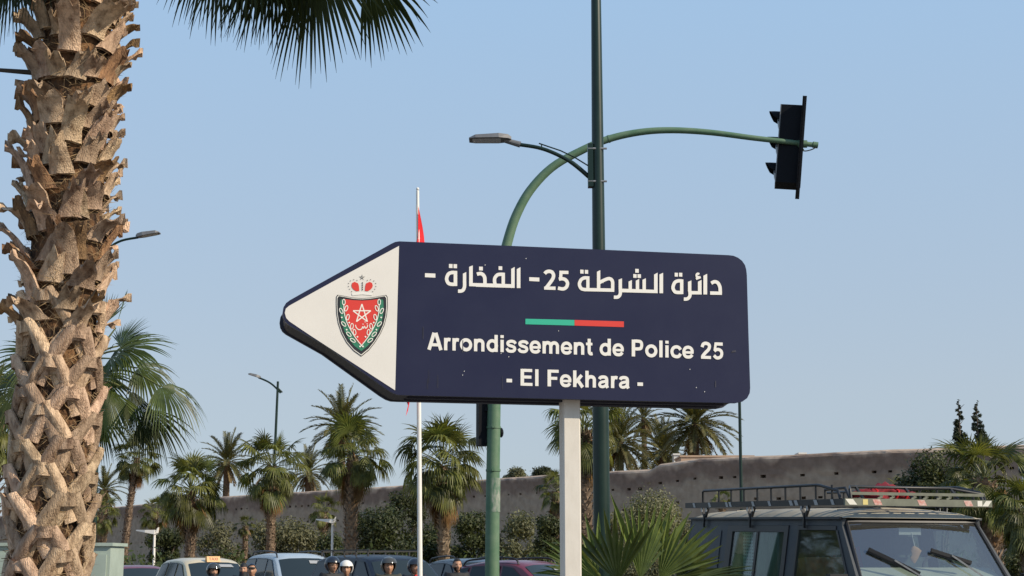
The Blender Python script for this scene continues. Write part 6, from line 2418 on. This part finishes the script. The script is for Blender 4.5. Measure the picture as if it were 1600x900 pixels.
def person(label, px, pyeye, Y, turn, jacket, head, scarf=None, glasses=False, beard=False, z=0.0, tilt=0.0):
    """turn: how far the body looks to the viewer's right (radians)"""
    eye = at(px, pyeye, Y)
    s = eye.z / (HEADZ + .012)
    root = bpy.data.objects.new('person', FLESH)
    COL.objects.link(root)
    root.location = (eye.x, Y, 0)
    root.rotation_euler = (0, 0, turn)
    root.scale = (s, s, s)
    tag(root, label, 'person', 'riders waiting in the road')

    def part(nm, me, loc=(0, 0, 0), rot=(0, 0, 0), parent=None):
        o = link(nm, me, parent or root); o.location = loc; o.rotation_euler = rot
        return o
    H = Vector((0, -.01, HEADZ))
    part('jacket', with_mat(JACKET, M[jacket]))
    part('trousers', TROUSERS)
    for e in (-1, 1):
        part('eye', EYE_MESH, H + Vector((e * .031, -.0825, .007)))
        part('eyebrow', BROW_MESH, H + Vector((e * .031, -.094, .028)), (0, -e * .1, 0))
    part('mouth', LIP_MESH, H + Vector((0, -.1035, -.064)))
    kind, m_, vis = head
    if kind == 'helmet':
        h = part('helmet', helmet_cache(m_), H)
        if vis: part('visor', VISOR_UP if vis == 'up' else VISOR_DOWN, (0, 0, 0), (0, 0, 0), h)
        b = MB(); b.tube([(-.085, -.02, -.06), (-.06, -.05, -.118), (0, -.062, -.132), (.06, -.05, -.118), (.085, -.02, -.06)], .008, 6)
        o = b.build('chin_strap', M['trim'], h)
    elif kind == 'hair':
        part('hair', cap_mesh(M['hair']), H)
    elif kind == 'beanie':
        part('balaclava', cap_mesh(M['jacket_black'], -.005, 1.10, name='balaclava'), H)
    elif kind == 'cap':
        h = part('cap', cap_mesh(M[m_], .03, 1.12, name='cap'), H)
        b = MB(); rows = []
        for q in (0, 1):
            rows.append([((.07 + .0 * q) * sin(a) * 1.1, -.10 * cos(a) * 1.05 - .055 * q * cos(a), .062 - .016 * q - .01 * sin(a) ** 2) for a in [-1.2 + 2.4 * i / 12 for i in range(13)]])
        b.grid(rows); b.grid([[Vector(p) - Vector((0, 0, .005)) for p in r] for r in rows][::-1]); b.build('peak', M['jacket_olive'], h)
    if scarf:
        b = MB()
        if scarf == 'neck':
            rows = []
            for i in range(8):
                zz = -.04 - .11 * i / 7
                rows.append([(.083 * (1 + .12 * (i / 7)) * sin(2 * pi * j / 24), -.103 * (1 + .12 * (i / 7)) * cos(2 * pi * j / 24) + .005, zz + .004 * sin(5 * 2 * pi * j / 24)) for j in range(24)])
            b.grid(rows, close=True)
            part('face_scarf', b.mesh('face_scarf', M['jacket_black'], 60), H)
        else:
            b.prism([(-.055, -.15, 1.30), (.055, -.15, 1.30), (.065, -.118, 1.47), (-.065, -.118, 1.47)], (0, -.045, 0))
            part('shirt', b.mesh('shirt', M['shirt_red']))
    if beard:
        b = MB(); rows = []
        for i in range(7):
            zz = -.03 - .085 * i / 6
            k = sqrt(max(.15, 1 - (zz / .121) ** 2)) * (1 - .28 * (zz / .118) ** 2) * 1.035
            rows.append([(.079 * k * sin(a), -.106 * k * cos(a) - .004 - (.006 if zz < -.08 else 0), zz) for a in [(-1.45 + 2.9 * j / 16) for j in range(17)] if True])
        rows = [[p if not (abs(p[0]) < .03 and p[2] > -.075) else (p[0], p[1] + .02, p[2]) for p in r] for r in rows]
        b.grid(rows); part('beard', b.mesh('beard', M['hair'], 60), H)
    if glasses:
        b = MB()
        for e in (-1, 1):
            b.tube([(e * .033 + .022 * cos(2 * pi * i / 12), -.108, .006 + .017 * sin(2 * pi * i / 12)) for i in range(13)], .0022, 5, caps=False)
            b.bar((e * .055, -.105, .008), (e * .078, .0, .006), .003)
        b.bar((-.011, -.108, .009), (.011, -.108, .009), .003)
        part('glasses', b.mesh('glasses', M['trim']), H)
    return root


HC = {}


def helmet_cache(m_):
    if m_ not in HC: HC[m_] = helmet_mesh(M[m_])
    return HC[m_]


person('rider in a glossy black helmet with face covered, before the cream taxi', 333, 892, 26, .5, 'jacket_black', ('helmet', 'helmet_black', 'up'), scarf='neck')
person('person in a black balaclava and black jacket right of the taxi roof sign', 381, 889, 27.5, .0, 'jacket_black', ('beanie', None, None), scarf='neck')
person('person in a dark grey cap with pale peak beside the man in the balaclava', 393.5, 890, 26, .1, 'jacket_black', ('cap', 'helmet_navy', None))
person('rider in a matte black helmet and glasses before the silver car', 519, 883, 25, .6, 'jacket_black', ('helmet', 'helmet_navy', None), glasses=True)
person('rider in a plain white helmet, head bowed, next to the one with glasses', 541, 888.5, 25.5, .1, 'jacket_navy', ('helmet', 'helmet_white', None), tilt=.3)
person('rider in a grey helmet with raised visor and an olive jacket', 607, 884.5, 24, .25, 'jacket_olive', ('helmet', 'helmet_grey', 'up'))
person('rider in a dark navy helmet with a red shirt at the white flagpole', 648, 886, 24.5, .5, 'jacket_navy', ('helmet', 'helmet_navy', None), scarf='shirt')
person('bare headed man with short black hair and beard left of the green mast', 714, 882.5, 26, .3, 'jacket_black', ('hair', None, None), beard=True)
